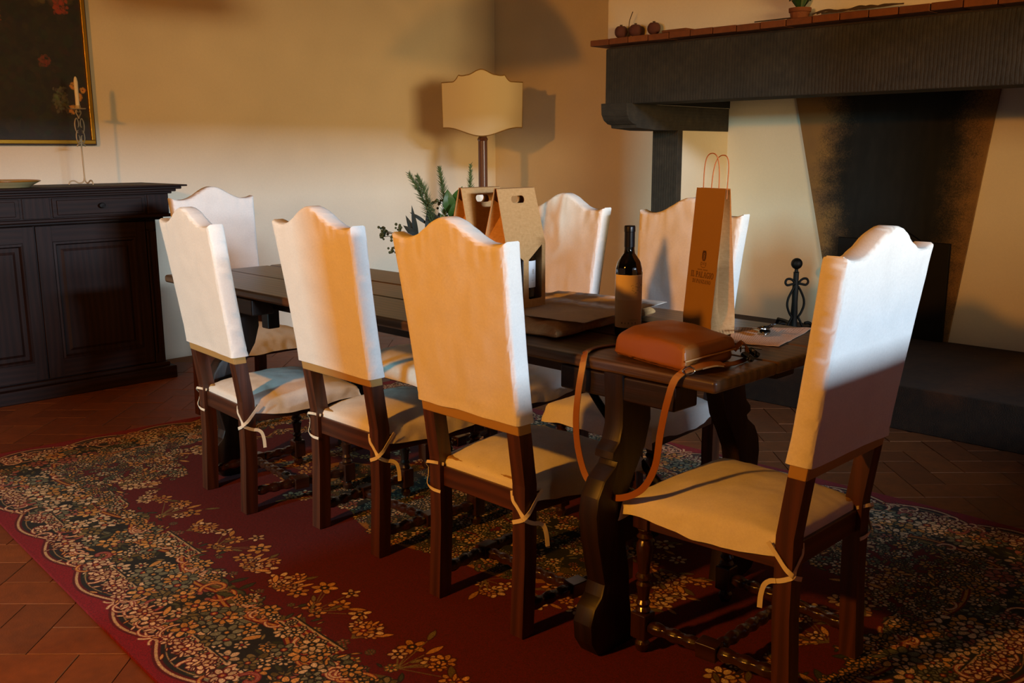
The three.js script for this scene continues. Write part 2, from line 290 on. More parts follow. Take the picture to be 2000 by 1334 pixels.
// ------------------------------------------------------------------ oriental rug
{
  const C = [[1.01, -4.53], [3.45, -4.36], [3.53, -0.6], [0.83, -0.6]];
  const A = 1.27, B = 1.93;
  const rugMap = canvasTex(1360, 2048, (x, w, h) => {
    x.fillStyle = 'rgb(118,3,16)'; x.fillRect(0, 0, w, h); x.fillStyle = 'rgb(86,2,5)'; x.fillRect(w * 0.05, h * 0.035, w * 0.9, h * 0.93);  // outer band a brighter red than the field: extra light painted into one dye
    const pal = { cream: [202, 176, 134], gold: [188, 140, 70], olive: [108, 96, 52], pink: [146, 84, 70], red: [118, 26, 24], dark: [24, 26, 22], sage: [108, 112, 88], pale: [196, 176, 142], navy: [34, 36, 44], moss: [58, 64, 36] };
    const col = (c, v = 0) => `rgb(${pal[c].map((q) => Math.max(0, Math.round(q + v))).join(',')})`;
    const blob = (px, py, rx, ry, a, c, o) => { x.beginPath(); x.ellipse(px, py, rx, ry, a, 0, 7); x.fillStyle = c; x.fill(); if (o) { x.strokeStyle = o; x.lineWidth = 0.0035; x.stroke(); } };
    function flower(px, py, r, c, center, out = col('dark')) {
      const n = 5 + Math.floor(rnd() * 4), a0 = rnd() * 6;
      for (let k = 0; k < n; k++) { const a = a0 + k / n * 6.283; blob(px + Math.cos(a) * r * 0.62, py + Math.sin(a) * r * 0.62, r * 0.48, r * 0.3, a, col(c, rr(-24, 20)), out); }
      blob(px, py, r * 0.34, r * 0.34, 0, col(center), out); if (r > 0.022) blob(px, py, r * 0.15, r * 0.15, 0, col('gold'));
    }
    function leaf(px, py, l, a, c, out = col('dark')) {
      x.beginPath(); x.moveTo(px, py); const ex = px + Math.cos(a) * l, ey = py + Math.sin(a) * l, nx = -Math.sin(a) * l * 0.32, ny = Math.cos(a) * l * 0.32, mx = (px + ex) / 2, my = (py + ey) / 2;
      x.quadraticCurveTo(mx + nx, my + ny, ex, ey); x.quadraticCurveTo(mx - nx, my - ny, px, py); x.fillStyle = col(c, rr(-18, 18)); x.fill(); x.strokeStyle = out; x.lineWidth = 0.003; x.stroke();
    }
    function scroll(px, py, r, a0, turn, c, lw) {
      for (const [cc, ww] of [['red', lw * 1.7], [c, lw]]) { x.beginPath(); for (let k = 0; k <= 26; k++) { const t = k / 26, a = a0 + turn * t * 4.6, q = r * (1 - 0.72 * t); const X = px + Math.cos(a) * q, Y = py + Math.sin(a) * q; k ? x.lineTo(X, Y) : x.moveTo(X, Y); } x.strokeStyle = col(cc); x.lineWidth = ww; x.lineCap = 'round'; x.stroke(); }
    }
    const cols = ['cream', 'cream', 'pale', 'gold', 'cream', 'pink', 'olive', 'sage', 'pale', 'sage', 'gold'];
    const pick = () => cols[Math.floor(rnd() * cols.length)];
    // quarter drawn four times: origin at the rug's middle, x to the long edge, y to the short edge
    const s0 = seed;
    for (const [sx, sy] of [[1, 1], [-1, 1], [1, -1], [-1, -1]]) {
      seed = s0; x.save(); x.setTransform(w / (2 * A) * sx, 0, 0, h / (2 * B) * sy, w / 2, h / 2);
      const edge = (d, amp, per, ph) => { const P = []; for (let k = 0; k <= 90; k++) { const t = k / 90 * (B - d); P.push([A - d + amp * Math.abs(Math.sin((t / per + ph) * Math.PI)), t]); } for (let k = 0; k <= 60; k++) { const t = (A - d) * (1 - k / 60); P.push([t, B - d + amp * Math.abs(Math.sin((t / per + ph) * Math.PI))]); } return P; };
      const fillBand = (o, i, c) => { x.beginPath(); o.forEach((p, k) => (k ? x.lineTo(...p) : x.moveTo(...p))); [...i].reverse().forEach((p) => x.lineTo(...p)); x.closePath(); x.fillStyle = c; x.fill(); };
      const strokeP = (P, c, lw) => { x.beginPath(); P.forEach((p, k) => (k ? x.lineTo(...p) : x.moveTo(...p))); x.strokeStyle = c; x.lineWidth = lw; x.stroke(); };
      const o1 = edge(0.085, 0.05, 0.31, 0.5), i1 = edge(0.37, 0.06, 0.42, 0.2), i2 = edge(0.44, 0.08, 0.42, 0.2);
      fillBand(i1, i2, col('olive', -18)); fillBand(o1, i1, col('dark'));
      const inBand = (px, py) => { const d = Math.min(A - px, B - py); return d; };
      for (let k = 0; k < 900; k++) { const px = rnd() * A, py = rnd() * B, d = inBand(px, py); if (d < 0.38 || d > 0.47) continue; rnd() < 0.5 ? leaf(px, py, rr(0.02, 0.045), rnd() * 6.28, rnd() < 0.5 ? 'gold' : 'moss') : flower(px, py, rr(0.01, 0.02), rnd() < 0.5 ? 'gold' : 'pink', 'red', col('moss')); }
      for (let k = 0; k < 1900; k++) { const px = rnd() * A, py = rnd() * B, d = inBand(px, py); if (d < 0.10 || d > 0.40) continue; const q = rnd(); if (q < 0.55) leaf(px, py, rr(0.03, 0.075), rnd() * 6.28, ['olive', 'sage', 'moss', 'moss', 'gold'][Math.floor(rnd() * 5)]); else flower(px, py, rr(0.018, 0.042), pick(), rnd() < 0.5 ? 'red' : 'dark'); }
      // scroll frames along both sides of the border, overlaid by blossoms
      strokeP(o1, col('red', -40), 0.024); strokeP(o1, col('cream', -20), 0.009); strokeP(edge(0.112, 0.05, 0.31, 0.5), col('cream', -50), 0.004);
      strokeP(i1, col('red', -30), 0.022); strokeP(i1, col('gold', -20), 0.010); strokeP(edge(0.40, 0.06, 0.42, 0.2), col('cream', -50), 0.004);
      const onBoth = (d, fn, n) => { for (let k = 0; k < n; k++) { const t = rnd(); if (t < 0.6) fn(A - d + rr(-0.02, 0.02), t / 0.6 * (B - d)); else fn((t - 0.6) / 0.4 * (A - d), B - d + rr(-0.02, 0.02)); } };
      onBoth(0.10, (px, py) => scroll(px, py, rr(0.025, 0.05), rnd() * 6.28, rnd() < 0.5 ? 1 : -1, rnd() < 0.75 ? 'cream' : 'gold', rr(0.005, 0.009)), 46);
      onBoth(0.16, (px, py) => scroll(px, py, rr(0.03, 0.06), rnd() * 6.28, rnd() < 0.5 ? 1 : -1, rnd() < 0.6 ? 'cream' : 'pink', rr(0.006, 0.01)), 30);
      onBoth(0.35, (px, py) => scroll(px, py, rr(0.03, 0.06), rnd() * 6.28, rnd() < 0.5 ? 1 : -1, rnd() < 0.5 ? 'gold' : 'cream', rr(0.006, 0.01)), 40);
      const bar = (ax, ay, bx, by, wd) => { for (const [c, q] of [[col('dark'), wd * 1.25], [col('cream', -20), wd], [col('red'), wd * 0.62], [col('gold'), wd * 0.18]]) { x.beginPath(); x.moveTo(ax, ay); x.lineTo(bx, by); x.strokeStyle = c; x.lineWidth = q; x.lineCap = 'butt'; x.stroke(); } const n = 5; for (let k = 0; k < n; k++) { const t = (k + 0.5) / n; flower(ax + (bx - ax) * t, ay + (by - ay) * t, wd * 0.36, 'cream', 'olive'); } };
      for (let t = 0.2; t < B - 0.5; t += 0.62) { bar(A - 0.145, t, A - 0.145, t + 0.2, 0.045); bar(A - 0.40, t + 0.1, A - 0.40, t + 0.36, 0.045); }
      for (let t = 0.2; t < A - 0.5; t += 0.62) { bar(t, B - 0.145, t + 0.2, B - 0.145, 0.045); bar(t + 0.1, B - 0.40, t + 0.36, B - 0.40, 0.045); }
      bar(A - 0.5, B - 0.85, A - 0.85, B - 0.5, 0.05);
      onBoth(0.115, (px, py) => flower(px, py, rr(0.018, 0.036), rnd() < 0.7 ? 'cream' : 'pale', rnd() < 0.5 ? 'red' : 'olive', col('red', -50)), 90);
      onBoth(0.085, (px, py) => leaf(px, py, rr(0.02, 0.04), rnd() * 6.28, rnd() < 0.6 ? 'cream' : 'gold', col('red', -60)), 90);
      onBoth(0.25, (px, py) => flower(px + rr(-0.08, 0.08), py + rr(-0.08, 0.08), rr(0.024, 0.045), pick(), rnd() < 0.5 ? 'red' : 'dark'), 90);
      onBoth(0.37, (px, py) => (rnd() < 0.6 ? flower(px, py, rr(0.018, 0.034), rnd() < 0.6 ? 'gold' : 'cream', 'dark') : leaf(px, py, rr(0.03, 0.05), rnd() * 6.28, rnd() < 0.5 ? 'gold' : 'sage')), 130);
      // corner filling
      for (let k = 0; k < 900; k++) { const px = rr(0.1, A - 0.36), py = rr(B - 1.1, B - 0.36); if ((A - px) + (B - py) > 1.42 + 0.12 * Math.sin(px * 14)) continue; const q = rnd(); q < 0.4 ? leaf(px, py, rr(0.02, 0.05), rnd() * 6.28, ['olive', 'gold', 'moss'][Math.floor(rnd() * 3)]) : flower(px, py, rr(0.012, 0.028), pick(), 'red'); }
      // sprays reaching into the red field
      function spray(px, py, a, n, big) { for (let k = 0; k < n; k++) { const q = a + rr(-1.1, 1.1), r = rr(0.02, big); const X = px + Math.cos(q) * r, Y = py + Math.sin(q) * r; x.beginPath(); x.moveTo(px, py); x.lineTo(X, Y); x.strokeStyle = col('olive'); x.lineWidth = 0.004; x.stroke(); rnd() < 0.5 ? leaf(X, Y, rr(0.04, 0.07), q + rr(-0.6, 0.6), rnd() < 0.5 ? 'gold' : 'olive', col('red', -60)) : flower(X, Y, rr(0.022, 0.04), rnd() < 0.6 ? 'gold' : 'cream', rnd() < 0.6 ? 'dark' : 'red', col('red', -60)); } }
      for (let t = 0.1; t < B - 0.75; t += 0.21) { spray(A - 0.47, t, Math.PI, 12, Math.round(t / 0.21) % 2 ? 0.17 : 0.1); }
      for (let t = 0.1; t < A - 0.7; t += 0.21) spray(t, B - 0.48, -Math.PI / 2, 12, 0.16);
      // middle medallion
      const R = (a) => 0.25 + 0.04 * Math.abs(Math.cos(a * 4)), Q = (a) => 0.62 + 0.08 * Math.abs(Math.cos(a * 4));
      const med = (k) => { const P = []; for (let i = 0; i <= 50; i++) { const a = i / 50 * Math.PI / 2; P.push([R(a) * k * Math.cos(a), Q(a) * k * Math.sin(a)]); } return P; };
      const fillM = (k, c) => { x.beginPath(); x.moveTo(0, 0); med(k).forEach((p) => x.lineTo(...p)); x.closePath(); x.fillStyle = c; x.fill(); };
      fillM(1.16, col('gold', -40)); fillM(1.08, col('olive', -30)); fillM(0.95, col('dark'));
      for (let k = 0; k < 260; k++) { const a = rnd() * 1.57, q = Math.sqrt(rnd()) * 1.12; const px = R(a) * q * Math.cos(a), py = Q(a) * q * Math.sin(a); rnd() < 0.4 ? leaf(px, py, rr(0.02, 0.045), rnd() * 6.28, rnd() < 0.5 ? 'olive' : 'sage') : flower(px, py, rr(0.012, 0.028), pick(), 'red'); }
      fillM(0.42, col('red', -20)); for (let k = 0; k < 60; k++) { const a = rnd() * 1.57, q = Math.sqrt(rnd()) * 0.42; flower(R(a) * q * Math.cos(a), Q(a) * q * Math.sin(a), rr(0.014, 0.028), pick(), 'dark'); }
      for (let t = 0; t < 6; t++) spray(0.05 + t * 0.05, 0.9 - t * 0.04 * t * 0.4, Math.PI / 2, 8, 0.13);
      x.restore();
    }
    x.setTransform(1, 0, 0, 1, 0, 0);
    const im = x.getImageData(0, 0, w, h), d = im.data; // wool: every knot a little different
    for (let i = 0; i < d.length; i += 4) { const k = 1 + (rnd() - 0.5) * 0.5; d[i] *= k; d[i + 1] *= k; d[i + 2] *= k; }
    x.putImageData(im, 0, 0);
  });
  const NU = 60, NV = 90;
  const at = (u, v) => { const t = (a, b, k) => a + (b - a) * k; const X = t(t(C[0][0], C[1][0], u), t(C[3][0], C[2][0], u), v), Z = t(t(C[0][1], C[1][1], u), t(C[3][1], C[2][1], u), v); return [X + 0.012 * n3(v * 7, u > 0.5 ? 3 : 9, 1), Z]; };
  const top = (u, v) => { const [X, Z] = at(u, 1 - v); return [X, 0.0125 + 0.0015 * n3(X * 4, Z * 4, 2), Z]; }, bot = (u, v) => { const [X, Z] = at(u, 1 - v); return [X, 0.002, Z]; };
  const g = toCreasedNormals(sheet(NU, NV, top, bot, (u, v) => [u, v]), 0.5);
  const rug = thing('oriental_rug', 'large red oriental rug with cream flowered border under the dining table', 'rug');
  part('pile', g, std({ map: rugMap, bumpMap: grainBump, bumpScale: 0.002, roughness: 1 }), rug);
  const fr = []; for (let k = 0; k < 460; k++) { const u = k / 459; for (const v of [0, 1]) { const [X, Z] = at(u, v); const b = new THREE.BoxGeometry(0.0035, 0.002, rr(0.014, 0.026)); b.rotateY(rr(-0.4, 0.4)); b.translate(X, 0.003, Z + (v ? 0.01 : -0.01)); fr.push(b); } }
  const fm = part('fringe', merge(fr), M.tape, rug, 'short cream fringe'); fm.userData.kind = 'stuff';
}
// ------------------------------------------------------------------ refectory table on lyre trestles
{
  const X0 = 1.87, X1 = 2.665, Z0 = -4.1, Z1 = -1.2, TH = 0.8;
  const t = thing('dining_table', 'long dark walnut refectory table with lyre trestle legs standing on the red rug', 'table', [0, 0, 0]);
  const cuts = [X0, X0 + 0.29, X0 + 0.53, X1];
  for (let k = 0; k < 3; k++) part('plank', box(cuts[k] + (k ? 0.001 : 0), cuts[k + 1] - (k < 2 ? 0.001 : 0), TH - 0.034 + (k === 1 ? 0.0005 : 0), TH + (k === 1 ? -0.0008 : 0), Z0, Z1, 0.011, 'z', k * 0.37), M.tableWood, t);
  for (const x of [X0 + 0.1, X1 - 0.16]) part('rail', box(x, x + 0.06, TH - 0.085, TH - 0.035, Z0 + 0.35, Z1 - 0.2, 0.004, 'z'), M.legWood, t);
  const outer = [[1.868, 0.765], [1.874, 0.69], [1.874, 0.63], [1.862, 0.59], [1.838, 0.567], [1.836, 0.555], [1.858, 0.545], [1.848, 0.525], [1.806, 0.495], [1.782, 0.455], [1.774, 0.41], [1.782, 0.34], [1.798, 0.27], [1.812, 0.21], [1.80, 0.175], [1.772, 0.15], [1.757, 0.11], [1.762, 0.06], [1.785, 0.025], [1.83, 0.014]];
  const inner = [[1.93, 0.014], [1.922, 0.07], [1.91, 0.14], [1.905, 0.22], [1.888, 0.3], [1.874, 0.38], [1.888, 0.44], [1.922, 0.5], [1.962, 0.56], [1.984, 0.63], [1.982, 0.7], [1.972, 0.765]];
  const CX = 2.165;
  for (const z of [-1.505, -3.53]) for (const s of [1, -1]) {
    let P = [...outer, ...inner]; if (s < 0) P = P.map(([x, y]) => [2 * CX - x, y]).reverse();
    const g = extrude(P, 0.052, 0.006); g.translate(0, 0, z - 0.026);
    part('leg', uvBox(toCreasedNormals(g, 0.5)), M.legWood, t, 'S-shaped lyre leg board');
    const xc = s > 0 ? 1.92 : 2 * CX - 1.92;
    part('cleat', box(xc - 0.05, xc + 0.05, 0.7, 0.765, z - 0.19, z + 0.19, 0.006, 'z'), M.legWood, t);
  }
  for (const z of [-1.505, -3.53]) part('crossbar', box(1.86, 2 * CX - 1.86, 0.3, 0.39, z - 0.025, z + 0.025, 0.006, 'x'), M.legWood, t);
  part('end_bracket', box(2.19, 2.25, 0.55, 0.76, -3.83, -3.77, 0.006), M.legWood, t);
  for (const s of [1, -1]) { // iron braces from the middle of the top down to each trestle
    const z0 = s > 0 ? -1.95 : -2.86, z1 = s > 0 ? -1.545 : -3.49;
    const P = []; for (let k = 0; k <= 10; k++) { const q = k / 10; P.push([CX + 0.02, 0.752 - 0.41 * Math.pow(q, 1.15) , z0 + (z1 - z0) * (q * 0.35 + 0.65 * q * q)]); }
    part('brace', tube(P, 0.012, 40, 8), M.iron, t, 'curved wrought iron brace');
  }
}
// ------------------------------------------------------------------ slip-covered chairs (local +z is forward, origin on the floor under the seat)
function turned(len, segs, r0, r1) { // beaded turning along y, length len
  const P = [[0.001, 0]]; const n = segs * 8;
  for (let i = 0; i <= n; i++) { const t = i / n, k = (t * segs) % 1; const body = r0 + (r1 - r0) * Math.sin(Math.PI * k) ** 0.8; const ring = k < 0.1 || k > 0.9 ? 0.004 : 0; P.push([body + ring, t * len]); }
  P.push([0.001, len]); return lathe(P, 20, 0.9);
}
function makeChair(v, knot = -1) {
  const root = new THREE.Group(); const S = (a) => n3(a, v * 3.7, 0.5);
  const zr = -0.225, legW = 0.047;
  const lean = (y) => zr - (y < 0.45 ? 0.012 * Math.max(0, 1 - y / 0.25) : -0.0 + 0.165 * (y - 0.45) * 0.86);
  // rear legs run up into the back as posts
  for (const s of [-1, 1]) {
    const ys = [0.0135, 0.1, 0.25, 0.45, 0.55, 0.66], pos = [], idx = [];
    ys.forEach((y) => { const z = lean(y), cx = s * 0.1745; [[-1, 0], [1, 0], [1, 1], [-1, 1]].forEach(([a, b]) => pos.push(cx + a * legW / 2, y, z + b * 0.046)); });
    for (let j = 0; j < ys.length - 1; j++) for (let k = 0; k < 4; k++) { const a = j * 4 + k, b = j * 4 + (k + 1) % 4; idx.push(a, a + 4, b, b, a + 4, b + 4); }
    const o = (ys.length - 1) * 4; idx.push(0, 1, 2, 0, 2, 3, o, o + 2, o + 1, o, o + 3, o + 2);
    const g = new THREE.BufferGeometry(); g.setAttribute('position', new THREE.Float32BufferAttribute(pos, 3)); g.setIndex(idx);
    const q = uvBox(g, 'y', s * 0.3 + v * 0.21, v * 0.4); q.computeVertexNormals(); part('leg', q, M.chairWood, root);
  }
  for (const s of [-1, 1]) { // turned front legs
    const X = s * 0.203, Z = 0.195;
    const l = merge([
      uvBox(lathe([[0.001, 0.013], [0.014, 0.014], [0.019, 0.024], [0.02, 0.036], [0.014, 0.044], [0.02, 0.05], [0.012, 0.055]], 20)),
      box(-0.024, 0.024, 0.052, 0.125, -0.024, 0.024, 0.004),
      uvBox(lathe([[0.016, 0.122], [0.021, 0.132], [0.015, 0.142], [0.02, 0.152], [0.0145, 0.162], [0.017, 0.185], [0.021, 0.205], [0.015, 0.213], [0.022, 0.222], [0.022, 0.228], [0.015, 0.237], [0.017, 0.262], [0.0225, 0.3], [0.0215, 0.318], [0.015, 0.33], [0.022, 0.339], [0.015, 0.348], [0.02, 0.36], [0.016, 0.366]], 22, 0.5)),
      box(-0.024, 0.024, 0.364, 0.425, -0.024, 0.024, 0.004)]);
    l.translate(X, 0, Z); part('leg', l, M.turnedWood, root, 'turned front leg');
  }
  for (const s of [-1, 1]) { // turned side stretchers with a block in the middle
    const a = V(s * 0.1745, 0.088, zr + 0.04), b = V(s * 0.203, 0.088, 0.175), L = a.distanceTo(b), h = (L - 0.05) / 2;
    const g = merge([uvBox(turned(h, 3, 0.011, 0.019)), box(-0.022, 0.022, h - 0.004, h + 0.054, -0.022, 0.022, 0.003), uvBox(turned(h, 3, 0.011, 0.019).translate(0, h + 0.05, 0))]);
    g.applyQuaternion(new THREE.Quaternion().setFromUnitVectors(V(0, 1, 0), b.clone().sub(a).normalize())); g.translate(a.x, a.y, a.z); part('stretcher', g, M.turnedWood, root);
  }
  { const g = uvBox(turned(0.338, 7, 0.01, 0.018)); g.rotateZ(-Math.PI / 2); g.translate(-0.169, 0.088, -0.015); part('stretcher', g, M.turnedWood, root, 'beaded cross stretcher'); }
  // seat frame
  const rail = (x0, x1, z0, z1, hw) => { const P = [[x0, z0], [x1, z1]], dx = x1 - x0, dz = z1 - z0, L = Math.hypot(dx, dz); const g = box(0, L, 0.365, 0.425, -hw, hw, 0.003, 'x', v * 0.2); g.rotateY(-Math.atan2(dz, dx)); g.translate(P[0][0], 0, P[0][1]); return g; };
  part('seat_rail', rail(-0.15, 0.15, zr + 0.024, zr + 0.024, 0.012), M.chairWood, root);
  part('seat_rail', rail(-0.18, 0.18, 0.2, 0.2, 0.012), M.chairWood, root);
  for (const s of [-1, 1]) part('seat_rail', rail(s * 0.178, s * 0.205, zr + 0.046, 0.175, 0.012), M.chairWood, root);
  part('seat_cushion', (() => { const g = box(-0.165, 0.165, 0.425, 0.452, -0.2, 0.2, 0.012, 'z'); return g; })(), M.upholstery, root, 'old tan upholstery under the cover');
  // back upholstery that shows below the cover
  { const y0 = 0.596, y1 = 0.66, g = box(-0.199, 0.199, y0, y1, 0, 0.049, 0.005, 'x'); g.applyMatrix4(new THREE.Matrix4().set(1, 0, 0, 0, 0, 1, 0, 0, 0, -0.142, 1, lean(0.63) - 0.0015 + 0.142 * 0.63, 0, 0, 0, 1)); part('back_rail', g, M.upholstery, root, 'tan upholstered lower edge of the back'); }
  // fabric back cover
  const NU = 56, NV = 54, yb = 0.628, ys = 1.112, pk = 0.062, TT = 0.062, rE = 0.012;
  const W = (y) => 0.207 + 0.019 * (y - yb) / (ys - yb) - 0.004 * Math.sin(Math.PI * (y - yb) / (ys - yb));
  const crest = (u) => { const a = Math.abs(u); return ys + (a < 0.8 ? pk * Math.pow(0.5 * (1 + Math.cos(Math.PI * a / 0.8)), 1.3) - 0.007 : -0.007 + 0.010 * ((a - 0.8) / 0.2) ** 2); };
  const uAt = (k) => { const t = k * 2 - 1, a = Math.abs(t); return Math.sign(t) * (a < 0.86 ? a * 0.95 / 0.86 : 0.95 + 0.05 * (a - 0.86) / 0.14); };
  const vAt = (k) => (k < 0.85 ? k * 0.95 / 0.85 : 0.95 + 0.05 * (k - 0.85) / 0.15);
  const rnd2 = (e) => rE - Math.sqrt(Math.max(0, rE * rE - (rE - Math.min(e, rE)) ** 2));
  const side = (front) => (ku, kv) => {
    const u = uAt(ku), q = vAt(kv); const hem = yb + 0.006 * S(u * 1.6 + 4) + 0.003 * u; const y = hem + (crest(u) - hem) * q, x = u * W(Math.min(y, ys));
    const e = Math.min((1 - Math.abs(u)) * 0.22, (crest(u) - y)); let off = -rnd2(e);
    const belly = 0.004 * Math.cos(u * Math.PI / 2) * Math.sin(Math.PI * q);
    const crump = Math.max(0, 1 - (crest(u) - y) / 0.09), near = Math.max(0, 1 - (1 - Math.abs(u)) * 0.22 / 0.07);
    off += belly + 0.0042 * crump * n3(x * 40 + v, y * 9, v * 2 + (front ? 5 : 0)) + 0.0026 * n3(x * 7, y * 5 + (front ? 9 : 0), v) * (1 - near) + 0.0012 * near * (1 - near) * 4 * n3(x * 16, y * 24, v + 2) + 0.0012 * (1 - near) * n3(x * 20 + 3, y * 16, v);
    const seam = Math.abs(y - hem - 0.024) < 0.004 ? -0.0016 : 0; off += seam * (q > 0 ? 1 : 0);
    const flare = 0.005 * Math.max(0, 1 - (y - hem) / 0.06);
    const zm = lean(y) + 0.024; const z = front ? zm + TT / 2 + off + flare * 0.6 : zm - TT / 2 - off - flare * 0.6;
    return [x * (1 + 0.006 * n3(y * 5, u > 0 ? 3 : 8, v)), y, z];
  };
  part('back_cover', toCreasedNormals(sheet(NU, NV, side(true), side(false), (a, b, p) => [p[0] + p[2], p[1]]), 1.0), M.fabric, root, 'off-white fabric cover with an arched top');
  // fabric seat cover: domed top that folds down into a skirt
  const NA = 46, A0 = 0.8, NB = 46;
  const seatP = (inner) => (ka, kb) => {
    const fa = (k) => { const t = k * 2 - 1, a = Math.abs(t); return Math.sign(t) * a; };
    const a = fa(ka), b = fa(kb); const ca = Math.max(-1, Math.min(1, a / A0)), cb = Math.max(-1, Math.min(1, b / A0));
    const ea = Math.max(0, Math.abs(a) - A0) / (1 - A0), eb = Math.max(0, Math.abs(b) - A0) / (1 - A0);
    const z = -0.203 + (0.241 + 0.203) * (cb + 1) / 2, hw = 0.183 + (0.236 - 0.183) * (z + 0.203) / 0.444;
    const dropS = 0.052 + 0.012 * Math.cos(cb * 2.6 + 0.4) + 0.006 * S(cb * 3), dropF = 0.062 + 0.006 * S(ca * 3 + 9), dropR = 0.03 + 0.028 * ca * ca + 0.018 * ca * (v % 2 ? 1 : 0.4);
    const dr = Math.max(ea * dropS, eb * (b > 0 ? dropF : dropR));
    const dome = 0.038 * (1 - Math.abs(ca) ** 2.6) * (1 - Math.abs(cb) ** 2.6);
    let y = 0.452 + dome - dr - 0.012 * (Math.abs(ca) ** 8 * 0.5 + Math.abs(cb) ** 8 * 0.5);
    const wr = 0.0028 * n3(ca * 3 + 2, cb * 3, v) + 0.0016 * n3(ca * 8, cb * 8 + 3, v) + 0.0012 * n3((ca + cb) * 9, (ca - cb) * 3, v * 2);
    const fl = 0.011 * dr / 0.06; let x = ca * (hw + fl * (ea > 0 ? 1 : 0)), zz = z + (b > 0 ? 1 : -0.2) * fl * (eb > 0 ? 1 : 0);
    if (ea > 0) x += Math.sign(a) * 0.004 * n3(cb * 6, dr * 30, v); if (eb > 0 && b > 0) zz += 0.004 * n3(ca * 6, dr * 30, v);
    y += ea > 0 || eb > 0 ? 0 : wr; const k = inner ? 0.0025 : 0; return [x - Math.sign(a) * k * (ea > 0 ? 1 : 0), y - k * (ea > 0 || eb > 0 ? 0 : 1), zz - Math.sign(b) * k * (eb > 0 ? 1 : 0)];
  };
  const flip = (f) => (a, b) => f(a, 1 - b);
  part('seat_cover', toCreasedNormals(sheet(NA, NB, flip(seatP(false)), flip(seatP(true)), (a, b) => [a * 0.6, b * 0.6]), 1.1), M.fabric, root, 'off-white fabric seat cover with a short skirt');
  // tapes: crossed and knotted round one rear leg, looped round the other
  for (const s of [-1, 1]) {
    const lx = s * 0.1745, o = lx + s * (legW / 2 + 0.0035), i = lx - s * (legW / 2 + 0.0035), zb = zr - 0.0035;
    const at = (p, y, lift = 0.0015) => (p <= 0 ? [lx + s * (legW / 2 + p + (p > -0.004 ? 0.0015 : 0)), y, zr - lift - (p > -0.004 ? 0.0005 : 0)] : [lx + s * (legW / 2 + lift + 0.001), y, zr + p]);
    const nrm = (dir) => (t) => { const q = Math.max(0, Math.min(1, (t - 0.38) / 0.24)); const k = dir > 0 ? q : 1 - q; return V(s * k, 0, -(1 - k)); };
    const g = s === knot ? merge([
      ribbon([[lx - s * 0.03, 0.428, zr + 0.004], at(-0.044, 0.404), at(-0.03, 0.39), at(-0.014, 0.374), at(-0.001, 0.361), at(0.012, 0.351), at(0.03, 0.342), at(0.042, 0.338)], 0.0115, 0.0016, nrm(1), 40),
      ribbon([[lx + s * (legW / 2 + 0.006), 0.432, zr + 0.062], at(0.046, 0.412, 0.003), at(0.03, 0.394, 0.003), at(0.014, 0.378, 0.004), at(-0.001, 0.363, 0.0035), at(-0.016, 0.353, 0.0035), at(-0.032, 0.346, 0.0035), at(-0.044, 0.341, 0.003)], 0.0115, 0.0016, nrm(-1), 40),
      ribbon([at(0.038, 0.34, 0.003), [lx + s * (legW / 2 + 0.008), 0.337, zr + 0.05], [lx + s * (legW / 2 + 0.014), 0.328, zr + 0.06], [lx + s * (legW / 2 + 0.018), 0.305, zr + 0.066], [lx + s * (legW / 2 + 0.02) + 0.003 * S(3), 0.268, zr + 0.068 + 0.004 * S(8)]], 0.012, 0.0018, [s, 0.25, -0.5], 24)]) : merge([
      ribbon([[i, 0.432, zr + 0.012], [lx, 0.438, zb - 0.006], [o + s * 0.004, 0.43, zb - 0.002], [o + s * 0.012, 0.41, zr + 0.01], [o + s * 0.011, 0.386, zr + 0.008], [o + s * 0.003, 0.362, zb - 0.001], [lx + s * 0.006, 0.352, zb - 0.002], [i, 0.35, zb + 0.001]], 0.009, 0.0018, (t) => V(s * Math.sin(t * 3.1), 0.1, -0.5), 40)]);
    part('tie', g, M.tape, root, 'cotton tape tied round the leg');
  }
  return root;
}
const chairProtos = [[1, -1], [2, -1], [3, -1], [4, 1]].map((a) => makeChair(...a));
const CHAIRS = 'dining chairs with off-white slip covers';
function placeChair(k, x, z, turn, label) {
  const c = chairProtos[k].clone(); c.name = numbered('dining_chair'); c.position.set(x, 0.0015, z); c.rotation.y = turn; scene.add(c);
  return tag(c, label, 'chair', CHAIRS);
}
const P2 = Math.PI / 2;
placeChair(0, 1.943, -1.88, P2, 'white covered dining chair in the left row nearest the camera, beside the hanging strap');
placeChair(1, 1.99, -2.59, P2, 'middle white covered dining chair of the row along the left side of the table');
placeChair(2, 1.89, -3.235, 1.5, 'white covered dining chair in the left row nearest the dark sideboard').scale.set(1, 0.98, 1);
placeChair(3, 2.1, -1.22, Math.PI, 'white covered dining chair at the near head of the table, its back towards the window');
placeChair(2, 2.655, -2.02, -P2, 'white covered dining chair across the table directly behind the tall kraft gift bag');
placeChair(0, 2.655, -2.65, -P2, 'white covered dining chair across the table just right of the kraft wine cartons');
placeChair(1, 2.655, -3.2, -P2, 'white covered dining chair across the table mostly hidden by greenery and cartons');
placeChair(0, 2.365, -4.27, 0, 'white covered dining chair at the far head of the table before the plaster wall');

